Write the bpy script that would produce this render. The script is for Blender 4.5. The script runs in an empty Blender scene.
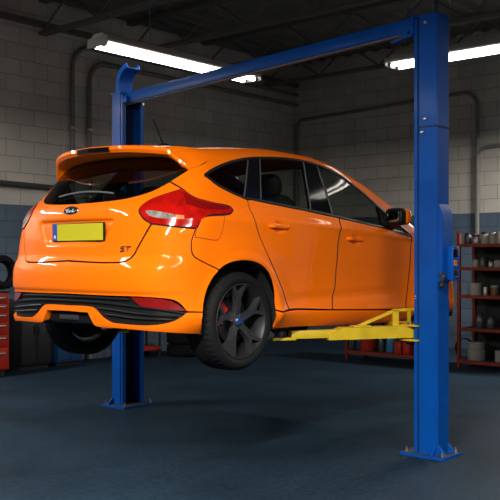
import bpy, bmesh, math, random
import numpy as np
from mathutils import Vector, Matrix
from mathutils.geometry import delaunay_2d_cdt
random.seed(7)
PI = math.pi
SC = bpy.context.scene
COL = SC.collection

# ------------------------------------------------------------------ materials
def new_mat(name):
    m = bpy.data.materials.new(name); m.use_nodes = True
    return m, m.node_tree.nodes, m.node_tree.links
def pbr(name, col, rough=.5, metal=0., coat=0., spec=.5, noise=0., nscale=8., bump=0., bscale=60., emit=None, es=0., cr=.05):
    m, n, l = new_mat(name); b = n['Principled BSDF']
    b.inputs['Base Color'].default_value = (*col, 1); b.inputs['Roughness'].default_value = rough
    b.inputs['Metallic'].default_value = metal; b.inputs['Coat Weight'].default_value = coat
    b.inputs['Coat Roughness'].default_value = cr
    b.inputs['Specular IOR Level'].default_value = spec
    if emit: b.inputs['Emission Color'].default_value = (*emit, 1); b.inputs['Emission Strength'].default_value = es
    tc = n.new('ShaderNodeTexCoord')
    if noise:
        t = n.new('ShaderNodeTexNoise'); t.inputs['Scale'].default_value = nscale; t.inputs['Detail'].default_value = 6
        r = n.new('ShaderNodeMapRange'); r.inputs['From Min'].default_value = .3; r.inputs['From Max'].default_value = .7
        r.inputs['To Min'].default_value = 1-noise; r.inputs['To Max'].default_value = 1+noise
        v = n.new('ShaderNodeVectorMath'); v.operation = 'SCALE'; v.inputs[0].default_value = col
        l.new(tc.outputs['Object'], t.inputs['Vector']); l.new(t.outputs['Fac'], r.inputs['Value'])
        l.new(r.outputs['Result'], v.inputs['Scale']); l.new(v.outputs['Vector'], b.inputs['Base Color'])
    if bump:
        t = n.new('ShaderNodeTexNoise'); t.inputs['Scale'].default_value = bscale; t.inputs['Detail'].default_value = 4
        k = n.new('ShaderNodeBump'); k.inputs['Strength'].default_value = bump; k.inputs['Distance'].default_value = .004
        l.new(tc.outputs['Object'], t.inputs['Vector']); l.new(t.outputs['Fac'], k.inputs['Height']); l.new(k.outputs['Normal'], b.inputs['Normal'])
    return m
def glass_mat(name, tint, ior=1.5, rough=0.):
    m, n, l = new_mat(name); n.remove(n['Principled BSDF'])
    t = n.new('ShaderNodeBsdfTransparent'); t.inputs['Color'].default_value = (*tint, 1)
    g = n.new('ShaderNodeBsdfGlossy'); g.inputs['Roughness'].default_value = .02 + rough
    f = n.new('ShaderNodeFresnel'); ge = n.new('ShaderNodeNewGeometry'); mr = n.new('ShaderNodeMapRange')
    mr.inputs['To Min'].default_value = ior; mr.inputs['To Max'].default_value = 1/ior      # the sheet's far side reads inverted
    l.new(ge.outputs['Backfacing'], mr.inputs['Value']); l.new(mr.outputs['Result'], f.inputs['IOR'])
    x = n.new('ShaderNodeMixShader')
    l.new(f.outputs['Fac'], x.inputs['Fac']); l.new(t.outputs[0], x.inputs[1]); l.new(g.outputs[0], x.inputs[2])
    l.new(x.outputs[0], n['Material Output'].inputs['Surface'])
    return m
def block_wall_mat(name):
    """painted concrete block: pale grey above, blue-grey dado below 2.2 m; object x runs along the wall, z up"""
    m, n, l = new_mat(name); b = n['Principled BSDF']; b.inputs['Roughness'].default_value = .62
    tc = n.new('ShaderNodeTexCoord'); sp = n.new('ShaderNodeSeparateXYZ'); cb = n.new('ShaderNodeCombineXYZ')
    l.new(tc.outputs['Object'], sp.inputs[0]); l.new(sp.outputs['X'], cb.inputs['X']); l.new(sp.outputs['Z'], cb.inputs['Y'])
    br = n.new('ShaderNodeTexBrick'); br.offset = .5
    for k, v in (('Scale',1.),('Mortar Size',.006),('Mortar Smooth',.35),('Bias',0.),('Brick Width',.46),('Row Height',.225)): br.inputs[k].default_value = v
    br.inputs['Color1'].default_value = (1,1,1,1); br.inputs['Color2'].default_value = (.86,.86,.86,1); br.inputs['Mortar'].default_value = (.50,.50,.50,1)
    l.new(cb.outputs[0], br.inputs['Vector'])
    st = n.new('ShaderNodeMath'); st.operation = 'GREATER_THAN'; st.inputs[1].default_value = 2.25; l.new(sp.outputs['Z'], st.inputs[0])
    mx = n.new('ShaderNodeMix'); mx.data_type = 'RGBA'; mx.inputs['A'].default_value = (.085,.13,.185,1); mx.inputs['B'].default_value = (.60,.57,.50,1)
    l.new(st.outputs[0], mx.inputs['Factor'])
    no = n.new('ShaderNodeTexNoise'); no.inputs['Scale'].default_value = 1.3; no.inputs['Detail'].default_value = 8; l.new(tc.outputs['Object'], no.inputs['Vector'])
    mr = n.new('ShaderNodeMapRange'); mr.inputs['From Min'].default_value = .3; mr.inputs['From Max'].default_value = .7; mr.inputs['To Min'].default_value = .82; mr.inputs['To Max'].default_value = 1.12
    l.new(no.outputs['Fac'], mr.inputs['Value'])
    m1 = n.new('ShaderNodeMix'); m1.data_type = 'RGBA'; m1.blend_type = 'MULTIPLY'; m1.inputs['Factor'].default_value = 1
    l.new(mx.outputs['Result'], m1.inputs['A']); l.new(br.outputs['Color'], m1.inputs['B'])
    v = n.new('ShaderNodeVectorMath'); v.operation = 'SCALE'; l.new(m1.outputs['Result'], v.inputs[0]); l.new(mr.outputs['Result'], v.inputs['Scale'])
    l.new(v.outputs['Vector'], b.inputs['Base Color'])
    n2 = n.new('ShaderNodeTexNoise'); n2.inputs['Scale'].default_value = 45; l.new(tc.outputs['Object'], n2.inputs['Vector'])
    ad = n.new('ShaderNodeMath'); ad.operation = 'MULTIPLY_ADD'; ad.inputs[1].default_value = .25; l.new(n2.outputs['Fac'], ad.inputs[0])
    iv = n.new('ShaderNodeMath'); iv.operation = 'SUBTRACT'; iv.inputs[0].default_value = 1; l.new(br.outputs['Fac'], iv.inputs[1]); l.new(iv.outputs[0], ad.inputs[2])
    bp = n.new('ShaderNodeBump'); bp.inputs['Strength'].default_value = .6; bp.inputs['Distance'].default_value = .008
    l.new(ad.outputs[0], bp.inputs['Height']); l.new(bp.outputs['Normal'], b.inputs['Normal'])
    return m
def floor_mat(name):
    m, n, l = new_mat(name); b = n['Principled BSDF']
    tc = n.new('ShaderNodeTexCoord')
    a = n.new('ShaderNodeTexNoise'); a.inputs['Scale'].default_value = .9; a.inputs['Detail'].default_value = 9; a.inputs['Roughness'].default_value = .65
    s = n.new('ShaderNodeTexNoise'); s.inputs['Scale'].default_value = 26; s.inputs['Detail'].default_value = 6
    l.new(tc.outputs['Object'], a.inputs['Vector']); l.new(tc.outputs['Object'], s.inputs['Vector'])
    r = n.new('ShaderNodeValToRGB'); r.color_ramp.elements[0].position = .32; r.color_ramp.elements[0].color = (.010,.020,.031,1)
    r.color_ramp.elements[1].position = .70; r.color_ramp.elements[1].color = (.017,.036,.058,1)
    l.new(a.outputs['Fac'], r.inputs['Fac'])
    q = n.new('ShaderNodeMapRange'); q.inputs['From Min'].default_value = .3; q.inputs['From Max'].default_value = .7; q.inputs['To Min'].default_value = .70; q.inputs['To Max'].default_value = 1.30
    l.new(s.outputs['Fac'], q.inputs['Value'])
    v = n.new('ShaderNodeVectorMath'); v.operation = 'SCALE'; l.new(r.outputs['Color'], v.inputs[0]); l.new(q.outputs['Result'], v.inputs['Scale'])
    l.new(v.outputs['Vector'], b.inputs['Base Color'])
    q2 = n.new('ShaderNodeMapRange'); q2.inputs['To Min'].default_value = .42; q2.inputs['To Max'].default_value = .66; l.new(a.outputs['Fac'], q2.inputs['Value']); l.new(q2.outputs['Result'], b.inputs['Roughness'])
    b.inputs['Specular IOR Level'].default_value = .10
    bp = n.new('ShaderNodeBump'); bp.inputs['Strength'].default_value = .15; bp.inputs['Distance'].default_value = .003; l.new(s.outputs['Fac'], bp.inputs['Height']); l.new(bp.outputs['Normal'], b.inputs['Normal'])
    return m

M = dict(
    paint=pbr('orange_paint', (.95,.172,.002), .45, coat=.45, cr=.03, spec=.03),
    paint_in=pbr('orange_paint_inside', (.40,.08,.003), .6),
    black=pbr('satin_black_plastic', (.010,.011,.012), .42, spec=.12),
    trimblk=pbr('gloss_black_trim', (.005,.005,.006), .10, spec=.15),
    matte=pbr('matt_black', (.006,.006,.007), .85),
    rubber=pbr('tyre_rubber', (.0065,.0065,.007), .75, spec=.2, noise=.25, nscale=20),
    alloy=pbr('dark_grey_alloy', (.085,.088,.092), .30, metal=.7, coat=.5),
    alloy_dark=pbr('shadow_grey_alloy', (.020,.021,.023), .45, metal=.4),
    steel=pbr('brushed_steel', (.35,.35,.35), .35, metal=1.),
    zinc=pbr('zinc_bolt', (.55,.50,.40), .35, metal=1.),
    red_cal=pbr('red_caliper', (.45,.015,.012), .35),
    glass=glass_mat('tinted_window_glass', (.52,.56,.53), 1.3),
    rglass=glass_mat('tinted_rear_glass', (.28,.32,.31), 1.75),
    wglass=glass_mat('clear_window_glass', (.7,.74,.72)),
    redlens=pbr('red_lamp_lens', (.40,.005,.003), .12, coat=1., noise=.35, nscale=14),
    redband=pbr('dark_red_lamp_band', (.20,.004,.004), .12, coat=1.),
    clearlens=pbr('clear_lamp_lens', (.27,.235,.20), .12, coat=1., noise=.4, nscale=30),
    amber=pbr('amber_lamp_lens', (.62,.24,.07), .15, coat=1.),
    reflect=pbr('red_reflector', (.20,.004,.004), .18, coat=1., noise=.2, nscale=60),
    plate=pbr('yellow_number_plate', (.52,.47,.010), .5, spec=.2),
    plateb=pbr('blue_plate_strip', (.01,.07,.42), .4),
    white=pbr('white_mark', (.75,.75,.75), .4),
    chrome=pbr('chrome', (.6,.6,.6), .15, metal=1.),
    redmark=pbr('red_mark', (.5,.02,.02), .3),
    badge=pbr('dark_blue_badge', (.012,.016,.026), .2, coat=1.),
    mirror=pbr('mirror_glass', (.32,.34,.33), .03, metal=1.),
    seat=pbr('dark_seat_cloth', (.014,.014,.015), .85, bump=.3),
    under=pbr('underbody', (.010,.010,.010), .8),
    blue=pbr('blue_lift_paint', (.001,.070,.345), .42, spec=.15, coat=.06, noise=.10, nscale=5, bump=.04, bscale=90, cr=.15),
    blued=pbr('dark_blue_and_gap_shade', (.002,.014,.050), .6),  # carriage blue and seam colour, also painted as shade inside the columns
    yellow=pbr('yellow_lift_paint', (.60,.41,.009), .45, noise=.15, nscale=9, bump=.06),
    grime=pbr('grimy_base_top', (.035,.030,.022), .8, noise=.4, nscale=20),
    hose=pbr('black_hose', (.012,.012,.012), .5),
    orange_lab=pbr('orange_warning_label', (.75,.25,.02), .5),
    tube=pbr('lit_fluorescent_tube', (1,1,1), .4, emit=(1.,.95,.86), es=11.),
    reflw=pbr('white_light_tray', (.16,.155,.14), .5),
    housing=pbr('grey_light_housing', (.55,.53,.48), .5),
    wire=pbr('thin_wire', (.25,.24,.22), .5, metal=.6),
    conduit=pbr('painted_conduit', (.20,.20,.18), .5, noise=.15, nscale=6),
    conduitd=pbr('dark_conduit', (.045,.048,.050), .5),
    wall=block_wall_mat('painted_block_wall'),
    floor=floor_mat('blue_grey_floor_paint'),
    ceil=pbr('dark_steel_deck', (.135,.125,.105), .7, noise=.2, nscale=2),
    joist=pbr('dark_steel_joist', (.13,.122,.105), .6),
    redtool=pbr('red_tool_cabinet_paint', (.38,.022,.006), .45, coat=.1, spec=.2),
    redshelf=pbr('red_rack_paint', (.20,.024,.009), .55, spec=.2, noise=.2, nscale=6),
    darkcab=pbr('black_cabinet_paint', (.010,.011,.012), .5),
    bluecab=pbr('blue_cabinet_paint', (.010,.055,.15), .5),
    cream=pbr('off_white_plastic', (.27,.26,.225), .5, noise=.1),
    tin=pbr('grey_tin', (.32,.32,.31), .35, metal=.7),
    darkjar=pbr('dark_jar', (.05,.055,.06), .3),
    brown=pbr('brown_jar', (.16,.07,.03), .4),
    bluet=pbr('blue_plastic', (.025,.15,.30), .45),
    redpl=pbr('red_plastic', (.36,.022,.012), .5, spec=.2),
    board=pbr('dark_board', (.014,.014,.014), .8),
)

# ------------------------------------------------------------------ object helpers
def tag(o, label=None, cat=None, group=None, kind=None):
    if label: o['label'] = label
    if cat: o['category'] = cat
    if group: o['group'] = group
    if kind: o['kind'] = kind
    return o
def empty(name, loc=(0,0,0), rz=0., label=None, cat=None, group=None):
    o = bpy.data.objects.new(name, None); o.empty_display_size = .1; COL.objects.link(o)
    o.location = loc; o.rotation_euler = (0,0,rz)
    return tag(o, label, cat, group)
def link(name, me, mat, parent=None):
    o = bpy.data.objects.new(name, me); COL.objects.link(o)
    if mat is not None and not me.materials: me.materials.append(mat)
    if parent is not None: o.parent = parent
    return o
def obj(name, bm, mat, parent=None, smooth=30):
    me = bpy.data.meshes.new(name)
    bmesh.ops.recalc_face_normals(bm, faces=bm.faces[:])
    if smooth:
        for f in bm.faces: f.smooth = True
        ca = math.radians(smooth)
        for e in bm.edges:
            if len(e.link_faces) == 2: e.smooth = e.calc_face_angle(0) < ca
            else: e.smooth = False
    bm.to_mesh(me); bm.free()
    return link(name, me, mat, parent)
def B(): return bmesh.new()
def add_box(bm, c, s, R=None, bev=0., seg=2):
    """box of size s centred at c; R a Matrix that turns it"""
    r = bmesh.ops.create_cube(bm, size=1.)
    vs = r['verts']
    for v in vs: v.co = Vector((v.co.x*s[0], v.co.y*s[1], v.co.z*s[2]))
    if bev:
        es = list({e for v in vs for e in v.link_edges})
        q = bmesh.ops.bevel(bm, geom=es, offset=bev, segments=seg, affect='EDGES', profile=.5)
        vs = list({v for f in q['faces'] for v in f.verts} | {v for v in vs if v.is_valid})
        st = set(vs); grow = True
        while grow:
            grow = False
            for v in list(st):
                for e in v.link_edges:
                    w = e.other_vert(v)
                    if w not in st: st.add(w); grow = True
        vs = list(st)
    for v in vs:
        v.co = (R @ v.co if R else v.co) + Vector(c)
    return vs
def frame_of(d, up=Vector((0,0,1))):
    d = d.normalized()
    if abs(d.dot(up)) > .98: up = Vector((1,0,0))
    a = d.cross(up).normalized(); b = a.cross(d).normalized()
    return a, b
def add_tube(bm, pts, r, n=10, cap=True):
    pts = [Vector(p) for p in pts]; rs = r if isinstance(r, (list,tuple)) else [r]*len(pts)
    rings = []; a = None
    for i, p in enumerate(pts):
        d = (pts[min(i+1,len(pts)-1)] - pts[max(i-1,0)]).normalized()
        if a is None: a, b = frame_of(d)
        else:
            a = (a - d*a.dot(d)).normalized(); b = d.cross(a)*-1
            b = a.cross(d).normalized()
        rings.append([bm.verts.new(p + (a*math.cos(t) + b*math.sin(t))*rs[i]) for t in (2*PI*k/n for k in range(n))])
    for q, w in zip(rings, rings[1:]):
        for k in range(n): bm.faces.new((q[k], q[(k+1)%n], w[(k+1)%n], w[k]))
    if cap: bm.faces.new(rings[0]); bm.faces.new(rings[-1][::-1])
def add_bar(bm, p, q, w, h, up=Vector((0,0,1)), bev=0.):
    """rectangular bar from p to q, width w (sideways), height h (along up)"""
    p, q = Vector(p), Vector(q); d = (q-p); a, b = frame_of(d, up)
    R = Matrix((d.normalized(), a, b)).transposed()
    return add_box(bm, (p+q)/2, (d.length, w, h), R, bev)
def add_lathe(bm, prof, n=32, c=(0,0,0), axis='z', cap=False, mod=None):
    rings = []
    for j, (r, h) in enumerate(prof):
        ring = []
        for k in range(n):
            t = 2*PI*k/n; rr = r + (mod(j,k) if mod else 0)
            x, y = rr*math.cos(t), rr*math.sin(t)
            v = (x,y,h) if axis == 'z' else ((x,h,y) if axis == 'y' else (h,x,y))
            ring.append(bm.verts.new((v[0]+c[0], v[1]+c[1], v[2]+c[2])))
        rings.append(ring)
    for q, w in zip(rings, rings[1:]):
        for k in range(n): bm.faces.new((q[k], q[(k+1)%n], w[(k+1)%n], w[k]))
    if cap: bm.faces.new(rings[0]); bm.faces.new(rings[-1])
def add_prism(bm, poly, z0, z1, tf=None):
    """extrude a 2-D polygon from z0 to z1; tf maps (x,y,z) to a point"""
    tf = tf or (lambda x,y,z: (x,y,z))
    lo = [bm.verts.new(tf(x,y,z0)) for x,y in poly]; hi = [bm.verts.new(tf(x,y,z1)) for x,y in poly]
    n = len(poly)
    for k in range(n): bm.faces.new((lo[k], lo[(k+1)%n], hi[(k+1)%n], hi[k]))
    fs = [bm.faces.new(lo[::-1]), bm.faces.new(hi)]
    bmesh.ops.triangulate(bm, faces=fs)
def add_ball(bm, c, s, R=None, e=1., n=20):
    """ellipsoid (e=1) or rounded block (e<1) of half sizes s"""
    r = bmesh.ops.create_uvsphere(bm, u_segments=n, v_segments=n//2+2, radius=1.)
    f = lambda q: math.copysign(abs(q)**e, q)
    for v in r['verts']:
        p = v.co.normalized()
        q = Vector((f(p.x)*s[0], f(p.y)*s[1], f(p.z)*s[2]))
        v.co = (R @ q if R else q) + Vector(c)

# ---------- car body surface: an implicit function F(x,y,z)=0 ; x forward, y left, z up, rear axle at x=0
def pchip(xs, ys):
    xs = np.array(xs, float); ys = np.array(ys, float)
    h = np.diff(xs); d = np.diff(ys) / h; m = np.zeros(len(xs))
    for i in range(1, len(xs) - 1):
        if d[i-1] * d[i] > 0:
            w1 = 2*h[i] + h[i-1]; w2 = h[i] + 2*h[i-1]
            m[i] = (w1 + w2) / (w1/d[i-1] + w2/d[i])
    m[0] = d[0]; m[-1] = d[-1]
    def f(q):
        q = np.clip(np.asarray(q, float), xs[0], xs[-1])
        i = np.clip(np.searchsorted(xs, q) - 1, 0, len(xs) - 2)
        t = (q - xs[i]) / h[i]
        return ((1+2*t)*(1-t)**2*ys[i] + t*(1-t)**2*h[i]*m[i] + t*t*(3-2*t)*ys[i+1] + t*t*(t-1)*h[i]*m[i+1])
    return f
def smax(a, b, k):
    h = np.maximum(k - np.abs(a - b), 0) / k
    return np.maximum(a, b) + h*h*k*0.25
def sstep(a, b, x):
    t = np.clip((x - a) / (b - a), 0, 1); return t*t*(3 - 2*t)
WZ = pchip([.10,.18,.23,.27,.31,.345,.375,.45,.54,.64,.75,.86,.93,.975,1.0,1.04,1.10,1.20,1.30,1.40,1.48,1.60,1.75],
           [.74,.80,.86,.885,.900,.905,.897,.889,.887,.893,.905,.912,.914,.913,.905,.885,.862,.823,.775,.715,.66,.55,.40])
TAPER = pchip([-1.0,-.75,-.5,-.25,.1,2.5,2.9,3.2,3.5,3.8],[.10,.045,.020,.007,0,0,.02,.07,.17,.40])
RX = pchip([.10,.18,.24,.28,.34,.42,.49,.515,.60,.66,.70,.735,.80,.95,1.02,1.06,1.10,1.20,1.30,1.40,1.50,1.7],
           [-.55,-.68,-.775,-.80,-.805,-.805,-.806,-.822,-.826,-.818,-.800,-.786,-.783,-.776,-.768,-.752,-.725,-.635,-.545,-.46,-.34,.1])
RC = pchip([.2,.5,.8,1.05,1.2,1.5],[.075,.08,.10,.15,.20,.20])
TX = pchip([-1.0,-.7,-.4,-.07,.36,.8,1.1,1.35,1.6,1.85,2.1,2.35,2.6,2.78,3.0,3.3,3.5,3.7],
           [1.36,1.42,1.475,1.528,1.575,1.602,1.602,1.585,1.528,1.440,1.33,1.21,1.10,1.045,1.00,.93,.85,.6])
TK = pchip([-1,1.2,1.7,2.6,3.0,3.6],[.035,.035,.07,.08,.05,.05])
FX = pchip([.1,.2,.3,.5,.62,.75,.9,1.1],[3.3,3.42,3.47,3.50,3.50,3.46,3.36,2.9])
ARC = ((-.035,.325,.375),(2.665,.325,.375))
def F(P):
    x, y, z = P[..., 0], P[..., 1], P[..., 2]
    ay = np.abs(y)
    w = WZ(z) - TAPER(x)*(1 + .6*sstep(1.0, 1.4, z))
    for cx, cz, r in ARC:
        d = np.hypot(x - cx, z - cz); up = sstep(.22, .36, z)*sstep(1.0, .85, z)
        w = w + up*(.020*np.exp(-((d-r-.02)/.040)**2) + .020*np.exp(-((d-r-.06)/.11)**2))
    for hx, hz in ((.33,.955),(1.303,.897)):
        w = w - .021*np.exp(-(((x-hx-.02)/.060)**2 + ((z-hz)/.034)**2)**2)
    # low swoosh along the doors
    zz = .455 + .03*(x-1.2)
    w = w - .010*np.exp(-((z-zz)/.045)**2)*sstep(.25,.7,x)*sstep(2.25,1.7,x)
    # shoulder crease from tail lamp to front wing
    zc = 1.035 - .050*x
    w = w + .007*np.exp(-((z-zc)/.022)**2)*sstep(-.5,-.1,x)*sstep(3.2,2.6,x)
    side = ay - w
    r = RX(z) + RC(z)*(ay/.8)**2 + .05*(ay/.8)**6
    # recess for the number plate
    hw = .40 - .6*np.clip(.955-z, 0, .3)
    rec = sstep(0,.045,hw-ay)*sstep(.985,.960,z)*sstep(.79,.845,z)
    r = r + .022*rec
    rear = (r - x)*.92
    front = x - (FX(z) - .30*(ay/.85)**2.5)
    roof = (z - (TX(x) - TK(x)*(y/.6)**2))*(1 - .12*sstep(1.3,1.8,x))
    k1 = .09 - .03*sstep(1.3,1.8,x)
    g = smax(side, roof, k1)
    g = smax(g, rear, .16 - .06*sstep(.95,1.15,z))
    return smax(g, front, .15)
AXZ = .8
AR, CR = .9, 1.1
CA, CB = .30, 2.6
def rayset(mode, ab):
    ab = np.atleast_2d(np.asarray(ab, float)); n = len(ab); O = np.zeros((n,3)); D = np.zeros((n,3))
    a, b = ab[:,0], ab[:,1]
    if mode == 'ax':                      # a = x, b = angle*AR from straight up
        O[:,0] = a; O[:,2] = AXZ; t = b/AR; D[:,1] = -np.sin(t); D[:,2] = np.cos(t)
    elif mode == 'cyl':                   # a = angle*CR about a vertical axis at x=CA, b = z
        O[:,0] = CA; O[:,2] = b; t = a/CR; D[:,0] = -np.cos(t); D[:,1] = -np.sin(t)
    else:                                 # front
        O[:,0] = CB; O[:,2] = b; t = a/CR; D[:,0] = np.cos(t); D[:,1] = -np.sin(t)
    return O, D
def surf(mode, ab, off=0.):
    O, D = rayset(mode, ab)
    lo = np.zeros(len(O)); hi = np.full(len(O), 1.9)
    for _ in range(36):
        m = (lo + hi)/2; ins = F(O + D*m[:,None]) < 0
        lo = np.where(ins, m, lo); hi = np.where(ins, hi, m)
    P = O + D*lo[:,None]
    N = grad(P)
    if off: P = P + N*off
    return P, N
def grad(P, e=.002):
    N = np.stack([F(P + np.eye(3)[i]*e) - F(P - np.eye(3)[i]*e) for i in range(3)], -1)
    return N/np.linalg.norm(N, axis=-1, keepdims=True)
def param(mode, P):
    P = np.atleast_2d(P)
    if mode == 'ax': return np.stack([P[:,0], np.arctan2(-P[:,1], P[:,2]-AXZ)*AR], 1)
    if mode == 'cyl': return np.stack([np.arctan2(-P[:,1], CA-P[:,0])*CR, P[:,2]], 1)
    return np.stack([np.arctan2(-P[:,1], P[:,0]-CB)*CR, P[:,2]], 1)

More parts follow.
